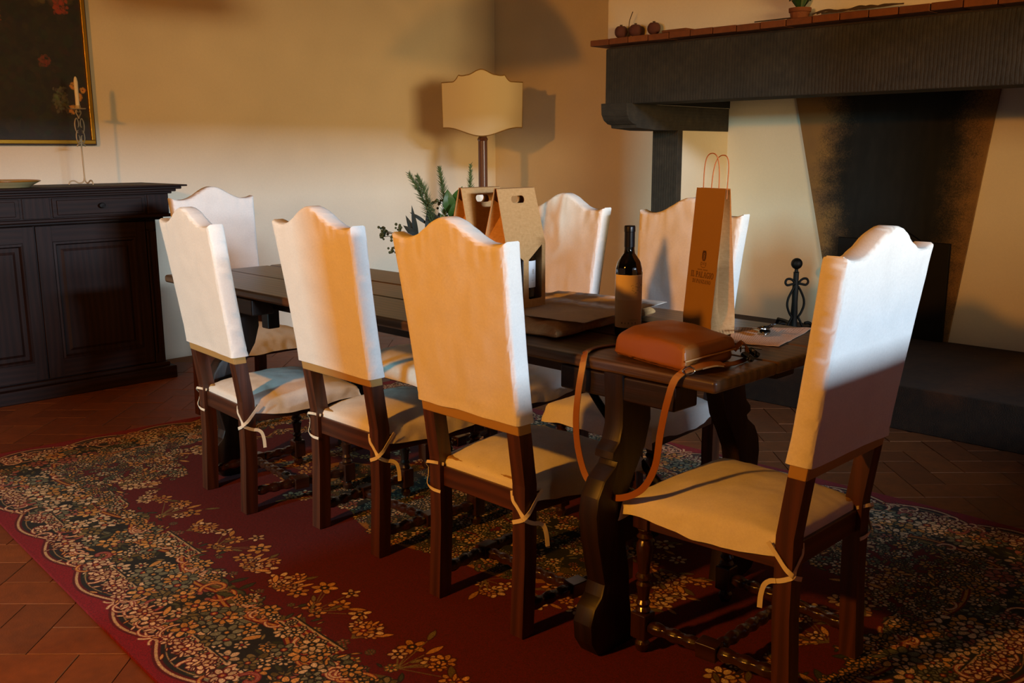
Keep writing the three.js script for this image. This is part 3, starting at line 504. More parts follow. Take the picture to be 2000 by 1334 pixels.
// ------------------------------------------------------------------ on the table
const TT0 = 0.8;
function bottleProfile(s = 1) { return [[0.001, 0.004], [0.02, 0.006], [0.034, 0], [0.0385, 0.004], [0.0395, 0.012], [0.0395, 0.185], [0.0385, 0.2], [0.034, 0.218], [0.024, 0.233], [0.0165, 0.243], [0.0148, 0.255], [0.0142, 0.305], [0.0155, 0.306], [0.0155, 0.319], [0.0135, 0.322], [0.001, 0.322]].map(([r, y]) => [r * s, y]); }
function labelSheet(r, y0, y1, a0, a1) { // curved paper label, uv over the whole label
  const g = new THREE.CylinderGeometry(r, r, y1 - y0, 40, 1, true, a0, a1 - a0); g.translate(0, (y0 + y1) / 2, 0); return g;
}
{ // standing wine bottle; label faces the camera and wraps to its right
  const b = thing('wine_bottle', 'dark glass wine bottle with a large cream label standing beside the leather handbag', 'bottle', [2.185, TT0, -1.712], 0);
  part('glass_body', lathe(bottleProfile(), 48, 0.7), M.glass, b);
  part('capsule', lathe([[0.0152, 0.262], [0.0152, 0.305], [0.0163, 0.306], [0.0163, 0.32], [0.0145, 0.3235], [0.001, 0.324]], 32, 0.5), M.foil, b, 'black foil capsule');
  const tex = canvasTex(512, 640, (x, w, h) => {
    x.fillStyle = 'rgb(226,200,150)'; x.fillRect(0, 0, w, h); x.fillStyle = 'rgb(214,182,128)'; x.fillRect(0, h * 0.47, w, h * 0.53);
    for (let k = 0; k < 2600; k++) { x.fillStyle = `rgba(120,90,50,${0.05 + 0.08 * rnd()})`; x.fillRect(rnd() * w, rnd() * h, 2, 2); }
    x.strokeStyle = 'rgba(70,66,40,0.8)'; x.lineWidth = 3; // pen drawing of a hillside
    for (let k = 0; k < 26; k++) { const px = w * (0.52 + 0.45 * rnd()), py = h * (0.15 + 0.2 * rnd()); x.beginPath(); x.moveTo(px, py); x.quadraticCurveTo(px + 20 * rnd(), py - 24 * rnd(), px + 46 * rnd(), py + 8 * rnd()); x.stroke(); }
    x.lineWidth = 2; x.beginPath(); for (let k = 0; k < 22; k++) { const px = w * 0.52 + k * 7, py = h * 0.845 + 6 * Math.sin(k * 2.1); k ? x.lineTo(px, py) : x.moveTo(px, py); } x.stroke();
    x.fillStyle = 'rgb(52,40,26)'; x.font = 'bold 30px serif'; 'MASSE'.split('').forEach((c, k) => x.fillText(c, w * 0.28 + k * 54, h * 0.925));
  });
  const lab = part('label', labelSheet(0.0399, 0.028, 0.183, -2.43, 0.1), std({ map: tex, roughness: 0.8, side: THREE.DoubleSide }), b, 'cream paper label');
  lab.rotation.y = 0.28;
}
function carton(x, z, turn, label, withBottle) { // kraft carrier: two leaning panels joined at a handle, folded gussets, cut-out windows
  const c = thing('wine_carton', label, 'carton', [x, TT0 + 0.052, z], turn, 'kraft wine cartons on the table');
  const H = 0.372, W = 0.186, D = 0.1, th = 0.0022;
  const rectHole = (x0, x1, y0, y1, y2) => [[x0 + 0.004, y0], [x1 - 0.004, y0], [x1, y0 + 0.004], [x1, y1], [x0, y2], [x0, y0 + 0.004]];
  const yB = 0.2, zB = 0.046;
  for (const s of [1, -1]) { // front and back panels: upright below, leaning together above the fold
    const slot = []; for (let k = 0; k <= 24; k++) { const a = k / 24 * 6.283; slot.push([(Math.cos(a) > 0 ? 0.019 : -0.019) + 0.0115 * Math.cos(a), H - 0.034 + 0.0115 * Math.sin(a)]); }
    const wins = s > 0 ? [rectHole(0.012, 0.076, 0.026, 0.196, 0.15), rectHole(-0.076, -0.012, 0.026, 0.15, 0.196)] : [];
    const lo = extrude([[-W / 2, 0], [W / 2, 0], [W / 2, yB], [-W / 2, yB]], th, 0, wins); lo.translate(0, 0, zB);
    const up = extrude([[-W / 2, yB], [W / 2, yB], [W / 2 - 0.005, H], [-W / 2 + 0.005, H]], th, 0, [slot]);
    const p = up.attributes.position; for (let i = 0; i < p.count; i++) p.setZ(i, p.getZ(i) + zB + (0.003 - zB) * (p.getY(i) - yB) / (H - yB));
    const q = merge([uvBox(lo), uvBox(up)]); if (s < 0) q.rotateY(Math.PI); q.computeVertexNormals(); part('panel', q, M.kraft, c);
  }
  for (const s of [1, -1]) { // side gussets: upright below, folded inward above
    const X = s * (W / 2 - 0.002), pos = [X, 0, zB, X, 0, -zB, X, yB, -zB, X, yB, zB, X - s * 0.006, H - 0.03, 0.012, X - s * 0.006, H - 0.03, -0.012, X - s * 0.045, H - 0.06, 0];
    const idx = [0, 1, 2, 0, 2, 3, 3, 2, 6, 3, 6, 4, 2, 5, 6];
    const g = new THREE.BufferGeometry(); g.setAttribute('position', new THREE.Float32BufferAttribute(pos, 3)); g.setIndex(idx); const q = uvBox(g); q.computeVertexNormals();
    part('gusset', q, M.kraft, c);
  }
  part('base', box(-W / 2 + 0.003, W / 2 - 0.003, 0.0005, 0.003, -D / 2 + 0.003, D / 2 - 0.003, 0), M.kraftInside, c);
  part('handle', box(-W / 2 + 0.006, W / 2 - 0.006, H - 0.001, H + 0.0015, -0.006, 0.006, 0.001), M.kraftInside, c);
  return c;
}
const CA = 0.06;
carton(2.1, -2.1, CA, 'front kraft wine carton with a bottle showing through its window');
carton(2.075, -2.232, CA - 0.02, 'rear kraft wine carton standing just behind the one with the bottle');
{ // bottle inside the front carton, in its right half
  const tex = canvasTex(512, 512, (x, w, h) => {
    x.fillStyle = 'rgb(222,222,224)'; x.fillRect(0, 0, w, h); x.strokeStyle = 'rgb(70,66,64)'; x.lineWidth = 3; x.setLineDash([4, 8]); x.beginPath(); x.arc(w * 0.53, h * 0.4, 62, 0, 7); x.stroke(); x.setLineDash([]);
    x.fillStyle = 'rgb(110,84,40)'; for (let k = 0; k < 26; k++) { x.beginPath(); x.arc(w * 0.53 + rr(-28, 28), h * 0.4 + rr(-40, 40), rr(3, 9), 0, 7); x.fill(); }
    x.fillStyle = 'rgb(50,48,50)'; x.font = '30px serif'; x.fillText('S E I', w * 0.44, h * 0.75); x.fillRect(w * 0.4, h * 0.83, 130, 2);
  });
  const b = thing('wine_bottle', 'dark wine bottle with a white label seen inside the front kraft carton', 'bottle', [2.146, TT0 + 0.0565, -2.104], CA);
  part('glass_body', lathe(bottleProfile(0.92).map(([r, y]) => [r, y * 0.98]), 40, 0.7), M.glass, b);
  part('label', labelSheet(0.0368, 0.055, 0.14, -0.95, 0.95), std({ map: tex, roughness: 0.7, side: THREE.DoubleSide }), b, 'white printed label');
}
{ // crumpled kraft bags lying flat under the cartons
  const lay = (name, x0, x1, z0, z1, y0, h, a, label, col, amp, sd) => {
    const ca = Math.cos(a), sa = Math.sin(a), cx = (x0 + x1) / 2, cz = (z0 + z1) / 2;
    const f = (top) => (u, v) => {
      const X = (u - 0.5) * (x1 - x0), Z = (0.5 - v) * (z1 - z0); const ex = Math.min(u, 1 - u) * (x1 - x0), ez = Math.min(v, 1 - v) * (z1 - z0), e = Math.min(ex, ez);
      const k = Math.min(1, e / 0.03); const cr = n3(X * 11 + sd, Z * 11, sd) + 0.6 * Math.abs(n3(X * 26, Z * 26 + sd, 2)) + 0.4 * n3(X * 60, Z * 50, sd);
      const y = top ? y0 + h * (0.45 + 0.5 * Math.sqrt(k)) + amp * (cr + 1.1 * (0.5 - Math.abs(n3(X * 14 + 2 * Z + sd, Z * 7 - X * 5, 6))) + 0.7 * (0.4 - Math.abs(n3(X * 30 - Z * 12, Z * 26 + X * 9, 3)))) * (0.4 + 0.6 * k) : y0 + h * 0.30 * (1 - Math.sqrt(k));
      const jx = X * (1 + 0.02 * n3(Z * 9, sd, 1)) + 0.006 * n3(Z * 18, sd, 3), jz = Z + 0.009 * n3(X * 9 + sd, 2, 2);
      return [cx + jx * ca + jz * sa, Math.max(y, y0), cz - jx * sa + jz * ca];
    };
    const g = toCreasedNormals(sheet(110, 100, f(true), f(false), (u, v) => [u * (x1 - x0), v * (z1 - z0)]), 0.35);
    return whole(name, g, col, label, 'paper bag');
  };
  lay('paper_bag', 1.95, 2.5, -2.29, -1.83, TT0 + 0.0005, 0.034, 0.1, 'flat crumpled kraft paper bag lying under the wine cartons', std({ map: kraftMap, color: 0xffffff, roughness: 0.8, side: THREE.DoubleSide }), 0.008, 4.2);
  lay('paper_sheet', 2.03, 2.52, -2.24, -1.80, TT0 + 0.0435, 0.004, 0.12, 'pale wrinkled wrapping paper lying on the kraft bag under the cartons', std({ color: 0xe6d6c4, roughness: 0.9, side: THREE.DoubleSide }), 0.004, 8.1).userData.category = 'paper';
}
{ // tall printed gift bag with cord handles
  const F = V(2.335, 0, -1.522), Rr = V(2.425, 0, -1.50), L = V(2.375, 0, -1.652); const o = V(2.335, TT0, -1.522);
  const ex = F.clone().sub(L).normalize(), ez = V(-ex.z, 0, ex.x); if (ez.dot(V(-1, 0, 1)) < 0) ez.negate(); // ez points out of the printed face
  const W = 0.132, D = 0.088, H = 0.428, tD = 0.016;
  const g0 = thing('gift_bag', 'tall brown kraft gift bag with dark printed crest and cord handles behind the handbag', 'bag', [0, 0, 0]);
  g0.position.copy(o); g0.rotation.y = Math.atan2(ez.x, ez.z);
  // local: x along the face with the right edge at 0, z out of the face (front at 0)
  const tex = canvasTex(512, 1536, (x, w, h) => {
    x.fillStyle = 'rgb(158,118,64)'; x.fillRect(0, 0, w, h);
    for (let k = 0; k < 9000; k++) { const q = rnd(); x.fillStyle = q < 0.5 ? `rgba(90,56,20,${0.10 * rnd()})` : `rgba(230,180,110,${0.10 * rnd()})`; x.fillRect(rnd() * w, rnd() * h, 1 + 7 * rnd(), 1 + rnd()); }
    const cx = w * 0.52, y0 = h * 0.425; x.fillStyle = 'rgb(66,38,22)'; x.strokeStyle = 'rgb(66,38,22)';
    x.beginPath(); x.moveTo(cx - 26, y0); x.lineTo(cx + 26, y0); x.lineTo(cx + 36, y0 + 30); x.lineTo(cx + 36, y0 + 80); x.lineTo(cx + 20, y0 + 108); x.lineTo(cx - 20, y0 + 108); x.lineTo(cx - 36, y0 + 80); x.lineTo(cx - 36, y0 + 30); x.closePath(); x.fill();
    x.strokeStyle = 'rgb(158,118,64)'; x.lineWidth = 5; for (const d of [-12, 0, 12]) { x.beginPath(); x.moveTo(cx + d, y0 + 96); x.lineTo(cx + d, y0 + 40); x.stroke(); } x.beginPath(); x.arc(cx, y0 + 40, 14, Math.PI, 0); x.stroke();
    x.strokeStyle = 'rgb(92,58,28)'; x.lineWidth = 5; for (const s of [-1, 1]) { x.beginPath(); x.moveTo(cx, y0 + 180); x.quadraticCurveTo(cx + s * 60, y0 + 176, cx + s * 44, y0 + 120); x.stroke(); x.beginPath(); x.arc(cx + s * 34, y0 + 140, 12, 0, 7); x.stroke(); } x.beginPath(); x.moveTo(cx - 14, y0 + 116); x.lineTo(cx, y0 + 150); x.lineTo(cx + 14, y0 + 116); x.stroke();
    x.fillStyle = 'rgb(92,56,26)'; for (let k = 0; k < 13; k++) if (k !== 6) x.fillRect(cx - 92 + k * 14, y0 + 196 + (k % 2), 8, 13);
    x.textAlign = 'center'; x.fillStyle = 'rgb(64,34,14)'; x.font = 'bold 70px serif'; x.save(); x.translate(cx, y0 + 286); x.scale(0.95, 1.25); x.fillText('IL PALAGIO', 0, 0); x.restore(); x.font = 'bold 52px serif'; x.save(); x.translate(cx, y0 + 348); x.scale(0.95, 1.1); x.fillText('DI PANZANO', 0, 0); x.restore();
  });
  tex.wrapS = tex.wrapT = THREE.ClampToEdgeWrapping;
  const face = std({ map: tex, roughness: 0.85, side: THREE.DoubleSide });
  const zf = (y) => -0.5 * (D - tD) * Math.max(0, (y - 0.05) / (H - 0.05)) , zbk = (y) => -D + 0.5 * (D - tD) * Math.max(0, (y - 0.05) / (H - 0.05));
  const sh = (P, mat, name, lab) => { const pos = [], uv = [], idx = []; P.forEach(([x, y, z, u, v]) => { pos.push(x, y, z); uv.push(u ?? x, v ?? y); }); return { pos, uv, idx, mat, name, lab }; };
  const grid = (fn, nu, nv, uvf, mat, name, lab, th = 0.0006) => { const n = fn; const g = sheet(nu, nv, n, (u, v) => { const p = n(u, v); return [p[0], p[1], p[2] - th]; }, uvf); part(name, toCreasedNormals(g, 0.5), mat, g0, lab); };
  const fold = (y) => 0.0014 * Math.exp(-(((y - 0.045) / 0.004) ** 2));
  grid((u, v) => [-W + u * W, v * H, zf(v * H) + fold(v * H) + 0.0009 * n3(u * 3, v * 7, 3)], 8, 40, (u, v) => [u, v], face, 'front_panel', 'kraft front printed with a dark crest and lettering');
  grid((u, v) => [-W + u * W, v * H, zbk(v * H)], 8, 20, (u, v) => [u * W, v * H], M.kraft, 'back_panel');
  for (const s of [0, 1]) { // gusset sides creased inward down the middle
    const xx = s ? 0 : -W, sg = s ? -1 : 1;
    grid((u, v) => { const y = v * H, a = zf(y), b = zbk(y), k = 1 - Math.abs(u * 2 - 1); const inw = Math.max(0, Math.min(1, (y - 0.01) / 0.07)) * Math.max(0.32 * D, 0.5 * D - 0.3 * (a - b)) * k; return [xx + sg * inw, y, a + (b - a) * u]; }, 8, 24, (u, v) => [u * D, v * H], M.kraft, 'gusset', null, 0.0003);
  }
  part('bottom', box(-W, 0, 0.0005, 0.002, -D, 0, 0), M.kraft, g0);
  for (const zc of [zf(H) - 0.002, zbk(H) + 0.003]) { // cord handles: the back one shows to the right
    const P = []; for (let k = 0; k <= 24; k++) { const q = k / 24 * 2 - 1; P.push([-W * 0.52 + 0.037 * Math.sin(q * 1.57) * (1 - 0.06 * q * q), H - 0.025 + 0.125 * Math.pow(Math.max(0, 1 - Math.abs(q) ** 2.4), 0.62), zc - (zc > -D / 2 ? 0 : 0.012 * (1 - q * q))]); }
    const off = zc > -D / 2 ? 0 : 0.022; part('handle', tube(P.map(([x, y, z]) => [x + off, y - off * 0.25, z]), 0.0017, 60, 6), std({ color: 0xb56f3c, roughness: 0.9 }), g0, 'twisted paper cord handle');
  }
}
// leather handbag lying flat with its strap hanging off the table edge
{
  const h = thing('handbag', 'tan brown leather handbag lying on the table with its long strap hanging over the edge', 'handbag', [0, 0, 0]);
  const Q = [[1.93, -1.565], [1.865, -1.285], [2.10, -1.285], [2.215, -1.575]]; // left, front, right, back
  const pt = (u, v, pad = 0) => { const r = 0.14, U = u * 2 - 1, W2 = v * 2 - 1; const k = 1 - 0.07 * (U * U * W2 * W2); const uu = 0.5 + U * k * (0.5 + pad), vv = 0.5 + W2 * k * (0.5 + pad); const a = [0, 1].map((i) => Q[1][i] + (Q[2][i] - Q[1][i]) * uu), b = [0, 1].map((i) => Q[0][i] + (Q[3][i] - Q[0][i]) * uu); return [a[0] + (b[0] - a[0]) * vv, a[1] + (b[1] - a[1]) * vv]; };
  // u along the front fold (front->right), v from the fold (0) to the back (1)
  const pad = (y0, th, dome, lipV, sd, padding) => { const f = (top) => (u, v) => { const [X, Z] = pt(u, v, padding); const e = Math.min(u, 1 - u) * 0.25, ev = Math.min(v, 1 - v) * 0.29, q = Math.min(e, ev); const r = th / 2; const k = q < r ? Math.sqrt(Math.max(0, 1 - (1 - q / r) ** 2)) : 1; const dm = dome * Math.sin(Math.PI * Math.min(1, 0.12 + u * 0.88)) ** 0.5 * Math.sin(Math.PI * (0.16 + 0.68 * v)) + 0.0035 * n3(X * 12 + sd, Z * 12, 1); const droop = -0.02 * Math.max(0, 0.3 - u) / 0.3 * Math.max(0, v - 0.4); const mid = y0 + th / 2 + lipV * Math.max(0, 1 - v / 0.16) ** 2; const w = sd === 5 ? Math.max(0, 1 - u / 0.35) + Math.max(0, (v - 0.7) / 0.3) : 0, wk = Math.min(1, w) ** 1.5; const yb = mid - (th / 2) * k, lo = TT0 + 0.004 + 0.012 * (1 - k); return [X, (top ? mid + (th / 2) * k + dm * k + droop - wk * 0.022 * (1 - k) : yb + (Math.min(yb, lo) - yb) * wk), Z]; }; return toCreasedNormals(sheet(64, 64, f(true), f(false), (u, v) => [u * 0.25, v * 0.28]), 1.2); };
  part('body', pad(TT0 + 0.001, 0.03, 0.0, 0, 2, -0.012), M.leather, h);
  part('flap', pad(TT0 + 0.031, 0.028, 0.022, -0.002, 5, 0.01), M.leather, h);
  { const P = []; for (let k = 0; k <= 20; k++) { const [X, Z] = pt(k / 20, 0, 0.012); P.push([X - 0.001, TT0 + 0.033 + 0.004 * Math.sin(k / 20 * Math.PI), Z + 0.002]); } part('piping', tube(P, 0.0022, 40, 6), M.leatherEdge, h, 'pale cut leather edge of the flap'); }
  const strapPts = [[2.04, 0.8035, -1.64], [1.97, 0.804, -1.648], [1.905, 0.806, -1.628], [1.868, 0.803, -1.606], [1.846, 0.765, -1.597], [1.838, 0.70, -1.602], [1.836, 0.62, -1.606], [1.836, 0.54, -1.594], [1.836, 0.475, -1.562], [1.836, 0.449, -1.51], [1.836, 0.452, -1.455], [1.836, 0.492, -1.385], [1.836, 0.56, -1.345], [1.838, 0.65, -1.332], [1.842, 0.73, -1.318], [1.853, 0.79, -1.304], [1.874, 0.812, -1.29]];
  part('strap', ribbon(strapPts, 0.017, 0.003, (t) => (t < 0.16 ? V(-0.2, 1, 0) : t < 0.22 ? V(-1, 0.6, 0.1) : t > 0.95 ? V(-0.5, 0.8, 0.4) : V(-1, 0.25, 0.35)), 140), M.leather, h, 'long narrow leather strap');
  part('strap_end', ribbon([[1.872, 0.811, -1.291], [1.90, 0.818, -1.274], [1.945, 0.82, -1.262], [1.985, 0.815, -1.255]], 0.022, 0.005, [0, 1, 0.3], 24), M.leather, h, 'folded leather strap end');
  part('buckle', merge([tube([[1.878, 0.822, -1.281], [1.885, 0.812, -1.27], [1.872, 0.803, -1.279], [1.864, 0.811, -1.291]], 0.002, 30, 6, true), ribbon([[1.905, 0.815, -1.262], [1.94, 0.818, -1.25], [1.975, 0.812, -1.246]], 0.004, 0.003, [0, 0.4, 1], 16)].map((g) => (g.attributes.uv ? g : uvBox(g)))), M.chrome, h, 'polished metal buckle');
  part('ring', tube([[2.112, 0.838, -1.285], [2.13, 0.85, -1.295], [2.148, 0.835, -1.305], [2.132, 0.818, -1.296]], 0.0018, 30, 6, true), M.chrome, h, 'metal ring');
  part('strap_tab', ribbon([[2.09, 0.83, -1.29], [2.12, 0.846, -1.287], [2.14, 0.832, -1.286], [2.125, 0.81, -1.272], [2.06, 0.806, -1.262], [1.985, 0.813, -1.255]], 0.012, 0.003, [0, 0.8, 0.6], 40), M.leather, h, 'leather tab through the ring');
}
{ // dark folded eyeglass lenses beside the bag
  const p = thing('sunglasses', 'dark glossy folded sunglasses lying at the near corner of the table beside the handbag', 'sunglasses', [2.14, TT0, -1.248], 0.3);
  for (const s of [-1, 1]) { const g = sheet(14, 10, (u, v) => { const a = (u - 0.5) * 0.052, b = (v - 0.5) * 0.04; const k = 1 - 0.25 * (a / 0.026) ** 2; return [a + s * 0.03, 0.022 + b * k * 0.9, -0.004 * Math.cos(a * 30)]; }, (u, v) => { const a = (u - 0.5) * 0.052, b = (v - 0.5) * 0.04; const k = 1 - 0.25 * (a / 0.026) ** 2; return [a + s * 0.03, 0.022 + b * k * 0.9, -0.004 * Math.cos(a * 30) - 0.002]; }); g.rotateX(-1.0); g.translate(0, 0.006, 0); part('lens', toCreasedNormals(g, 0.7), M.phone, p); }
  part('temple', tube([[-0.06, 0.012, -0.008], [0, 0.007, -0.02], [0.06, 0.005, -0.026]], 0.0018, 20, 6), M.chrome, p, 'thin metal arm'); part('temple', tube([[0.058, 0.02, -0.006], [0.075, 0.016, -0.05], [0.08, 0.006, -0.09]], 0.0016, 20, 6), M.chrome, p, 'thin metal arm');
  part('bridge', tube([[-0.008, 0.024, -0.014], [0, 0.027, -0.016], [0.008, 0.024, -0.014]], 0.0018, 10, 6), M.chrome, p);
}
{ // printed sheet curling at its corner, with keys
  const C = [[2.285, -1.425], [2.335, -1.30], [2.655, -1.365], [2.5, -1.555]];
  const tex = canvasTex(512, 512, (x, w, h) => { x.fillStyle = 'rgb(206,176,150)'; x.fillRect(0, 0, w, h); for (let j = 0; j < 24; j++) { let px = 30; while (px < w - 40) { const l = rr(8, 34); x.fillStyle = `rgba(80,60,50,${rr(0.25, 0.6)})`; x.fillRect(px, 30 + j * 19, l, 5); px += l + 7; } } });
  const f = (d) => (u, v) => { const a = [0, 1].map((i) => C[1][i] + (C[2][i] - C[1][i]) * u), b = [0, 1].map((i) => C[0][i] + (C[3][i] - C[0][i]) * u); const X = a[0] + (b[0] - a[0]) * v, Z = a[1] + (b[1] - a[1]) * v; return [X, TT0 + 0.0012 + 0.007 * Math.max(0, u - 0.6) * Math.sin(u * 9) ** 2 + 0.004 * Math.abs(n3(X * 9, Z * 9, 2)) * (1 - v) + 0.0015 * Math.abs(n3(X * 30, Z * 30, 1)) + d, Z]; };
  whole('printed_sheet', toCreasedNormals(sheet(30, 24, f(0.0006), f(0), (u, v) => [u, v]), 0.6), std({ map: tex, roughness: 0.9, side: THREE.DoubleSide }), 'curling printed paper sheet at the far right corner of the table', 'paper');
  const k = thing('key_bunch', 'bunch of keys with a dark fob lying on the printed sheet', 'keys', [2.43, TT0 + 0.0055, -1.405], 0.75); k.scale.setScalar(1.45);
  part('ring', tube([[0.012, 0.004, 0], [0, 0.006, 0.012], [-0.012, 0.004, 0], [0, 0.003, -0.012]], 0.0012, 30, 6, true), M.chrome, k);
  for (let i = 0; i < 4; i++) { const g = merge([uvBox(new THREE.CylinderGeometry(0.011, 0.011, 0.0022, 18)), box(0.009, 0.045, -0.001, 0.001, -0.003, 0.003, 0.0005), box(0.034, 0.042, -0.001, 0.001, 0.002, 0.006, 0.0004)]); g.rotateZ(0.1 * i); g.rotateY([0.2, -0.5, 2.8, 3.4][i]); g.translate(0.004 * i, 0.005 + 0.0035 * i, 0.004 * (i % 2)); part('key', g, i % 2 ? M.foil : M.chrome, k); }
  part('fob', box(0.03, 0.075, 0.001, 0.008, 0.004, 0.02, 0.003), M.foil, k, 'dark key fob');
}
// greenery arrangement in a small dark pot
{
  const O = [2.36, TT0, -2.74], R = V(0.709, 0, 0.705), D = V(0.705, 0, -0.709);
  const vase = thing('plant_vase', 'small dark vase hidden behind the nearest chair, holding the greenery', 'vase', O);
  part('body', lathe([[0.001, 0.001], [0.05, 0.001], [0.055, 0.006], [0.07, 0.05], [0.074, 0.09], [0.062, 0.13], [0.05, 0.15], [0.054, 0.162], [0.05, 0.163], [0.045, 0.15], [0.001, 0.14]], 36, 0.6), phys({ color: 0x14130f, roughness: 0.25, clearcoat: 0.6 }), vase);
  const g0 = thing('greenery_bouquet', 'bouquet of rosemary sprigs, glossy leaves and dark berries on the table', 'plant', O);
  const P = (r, y, d = 0) => [R.x * r + D.x * d, y, R.z * r + D.z * d];
  function rosemary(pts, r0, n, len) {
    const c = curve(pts), list = [tube(pts, 0.0026, 24, 5)];
    for (let k = 0; k < n; k++) { const t = 0.12 + 0.88 * k / n, p = c.getPoint(t), T = c.getTangent(t); const a = rnd() * 6.283; const s = V(Math.cos(a), 0.15, Math.sin(a)); s.addScaledVector(T, -s.dot(T)).normalize(); const dir = s.multiplyScalar(0.8).addScaledVector(T, 0.55 + 0.5 * t).normalize(); const L = len * (1 - 0.55 * Math.max(0, t - 0.6) / 0.4) * rr(0.8, 1.15); const g = new THREE.ConeGeometry(0.0021, L, 4, 1); g.scale(1, 1, 0.6); g.translate(0, L / 2, 0); g.applyQuaternion(new THREE.Quaternion().setFromUnitVectors(V(0, 1, 0), dir)); g.translate(p.x, p.y, p.z); list.push(g); }
    part('rosemary_sprig', merge(list), M.rosemary, g0, 'grey green rosemary sprig');
  }
  rosemary([P(0, 0.13), P(-0.03, 0.24), P(-0.075, 0.36), P(-0.128, 0.455)], 0, 340, 0.042);
  rosemary([P(-0.01, 0.2), P(-0.045, 0.3), P(-0.075, 0.4), P(-0.098, 0.447)], 0, 220, 0.036);
  rosemary([P(0.0, 0.13), P(0.006, 0.28), P(0, 0.39), P(-0.014, 0.478)], 0, 330, 0.036);
  rosemary([P(0.02, 0.13), P(0.07, 0.26), P(0.098, 0.38), P(0.104, 0.49)], 0, 280, 0.032);
  function bigLeaf(base, tip, w, mat, curl = 0.02, label) {
    const a = V(...base), b = V(...tip), L = a.distanceTo(b), T = b.clone().sub(a).normalize(); const N = V(-0.705, 0.3, 0.709); N.addScaledVector(T, -N.dot(T)).normalize(); const S = T.clone().cross(N);
    const f = (d) => (u, v) => { const k = Math.sin(Math.PI * Math.min(1, 0.03 + v * 0.97) ** 0.85) * w * (u - 0.5); const z = curl * Math.sin(v * 2.6) + 0.25 * Math.abs(k) + d; return [a.x + T.x * L * v + S.x * k + N.x * z, a.y + T.y * L * v + S.y * k + N.y * z, a.z + T.z * L * v + S.z * k + N.z * z]; };
    part('leaf', toCreasedNormals(sheet(8, 14, f(0), f(-0.0006)), 1), mat, g0, label);
  }
  for (const [a, b, w] of [[P(0.03, 0.3), P(0.016, 0.4, -0.01), 0.05], [P(0.04, 0.33, 0.01), P(0.076, 0.412, -0.02), 0.042], [P(0.045, 0.29), P(0.04, 0.352, -0.03), 0.05], [P(0.05, 0.24), P(0.068, 0.33, -0.03), 0.045], [P(0.04, 0.22), P(0.09, 0.27, -0.04), 0.045], [P(0.02, 0.22), P(-0.012, 0.31, -0.03), 0.04]]) bigLeaf(a, b, w, M.leaf, 0.015, 'glossy green leaf');
  for (const [a, b, w] of [[P(0.0, 0.17), P(-0.062, 0.325, 0.01), 0.085], [P(0.01, 0.18), P(-0.02, 0.31, 0.02), 0.07], [P(-0.1, 0.2), P(-0.145, 0.3, 0.01), 0.024], [P(-0.1, 0.2), P(-0.12, 0.34), 0.02], [P(-0.06, 0.265), P(-0.13, 0.312), 0.014], [P(-0.07, 0.19), P(-0.148, 0.085), 0.032], [P(-0.03, 0.15), P(-0.145, 0.225), 0.05], [P(-0.09, 0.21), P(-0.155, 0.262), 0.028]]) bigLeaf(a, b, w, M.darkLeaf, 0.016, 'dark shrivelled leaf');
  { const list = [tube([P(0, 0.14), P(-0.1, 0.2), P(-0.18, 0.225), P(-0.238, 0.245)], 0.002, 20, 5)]; const bl = [];
    for (const [r, y] of [[-0.24, 0.247], [-0.225, 0.235], [-0.19, 0.215], [-0.175, 0.255], [-0.16, 0.2], [-0.2, 0.17], [-0.17, 0.165], [-0.235, 0.22]]) { list.push(tube([P(-0.15, 0.215), P((r - 0.15) / 2, (y + 0.215) / 2 + 0.004), P(r, y)], 0.0012, 8, 4)); for (let k = 0; k < 9; k++) { const s = new THREE.IcosahedronGeometry(rr(0.004, 0.0062), 1); const q = P(r + rr(-0.014, 0.014), y + rr(-0.012, 0.012), rr(-0.014, 0.014)); s.translate(...q); bl.push(s); } }
    for (let k = 0; k < 26; k++) { const s = new THREE.IcosahedronGeometry(rr(0.004, 0.006), 1); s.translate(...P(-0.03 + rr(-0.03, 0.02), 0.36 - rnd() * 0.04, rr(-0.02, 0.02))); bl.push(s); }
    part('stem', merge(list), M.twig, g0); part('berries', merge(bl), M.berry, g0, 'small dark green berries').userData.kind = 'stuff'; }
}
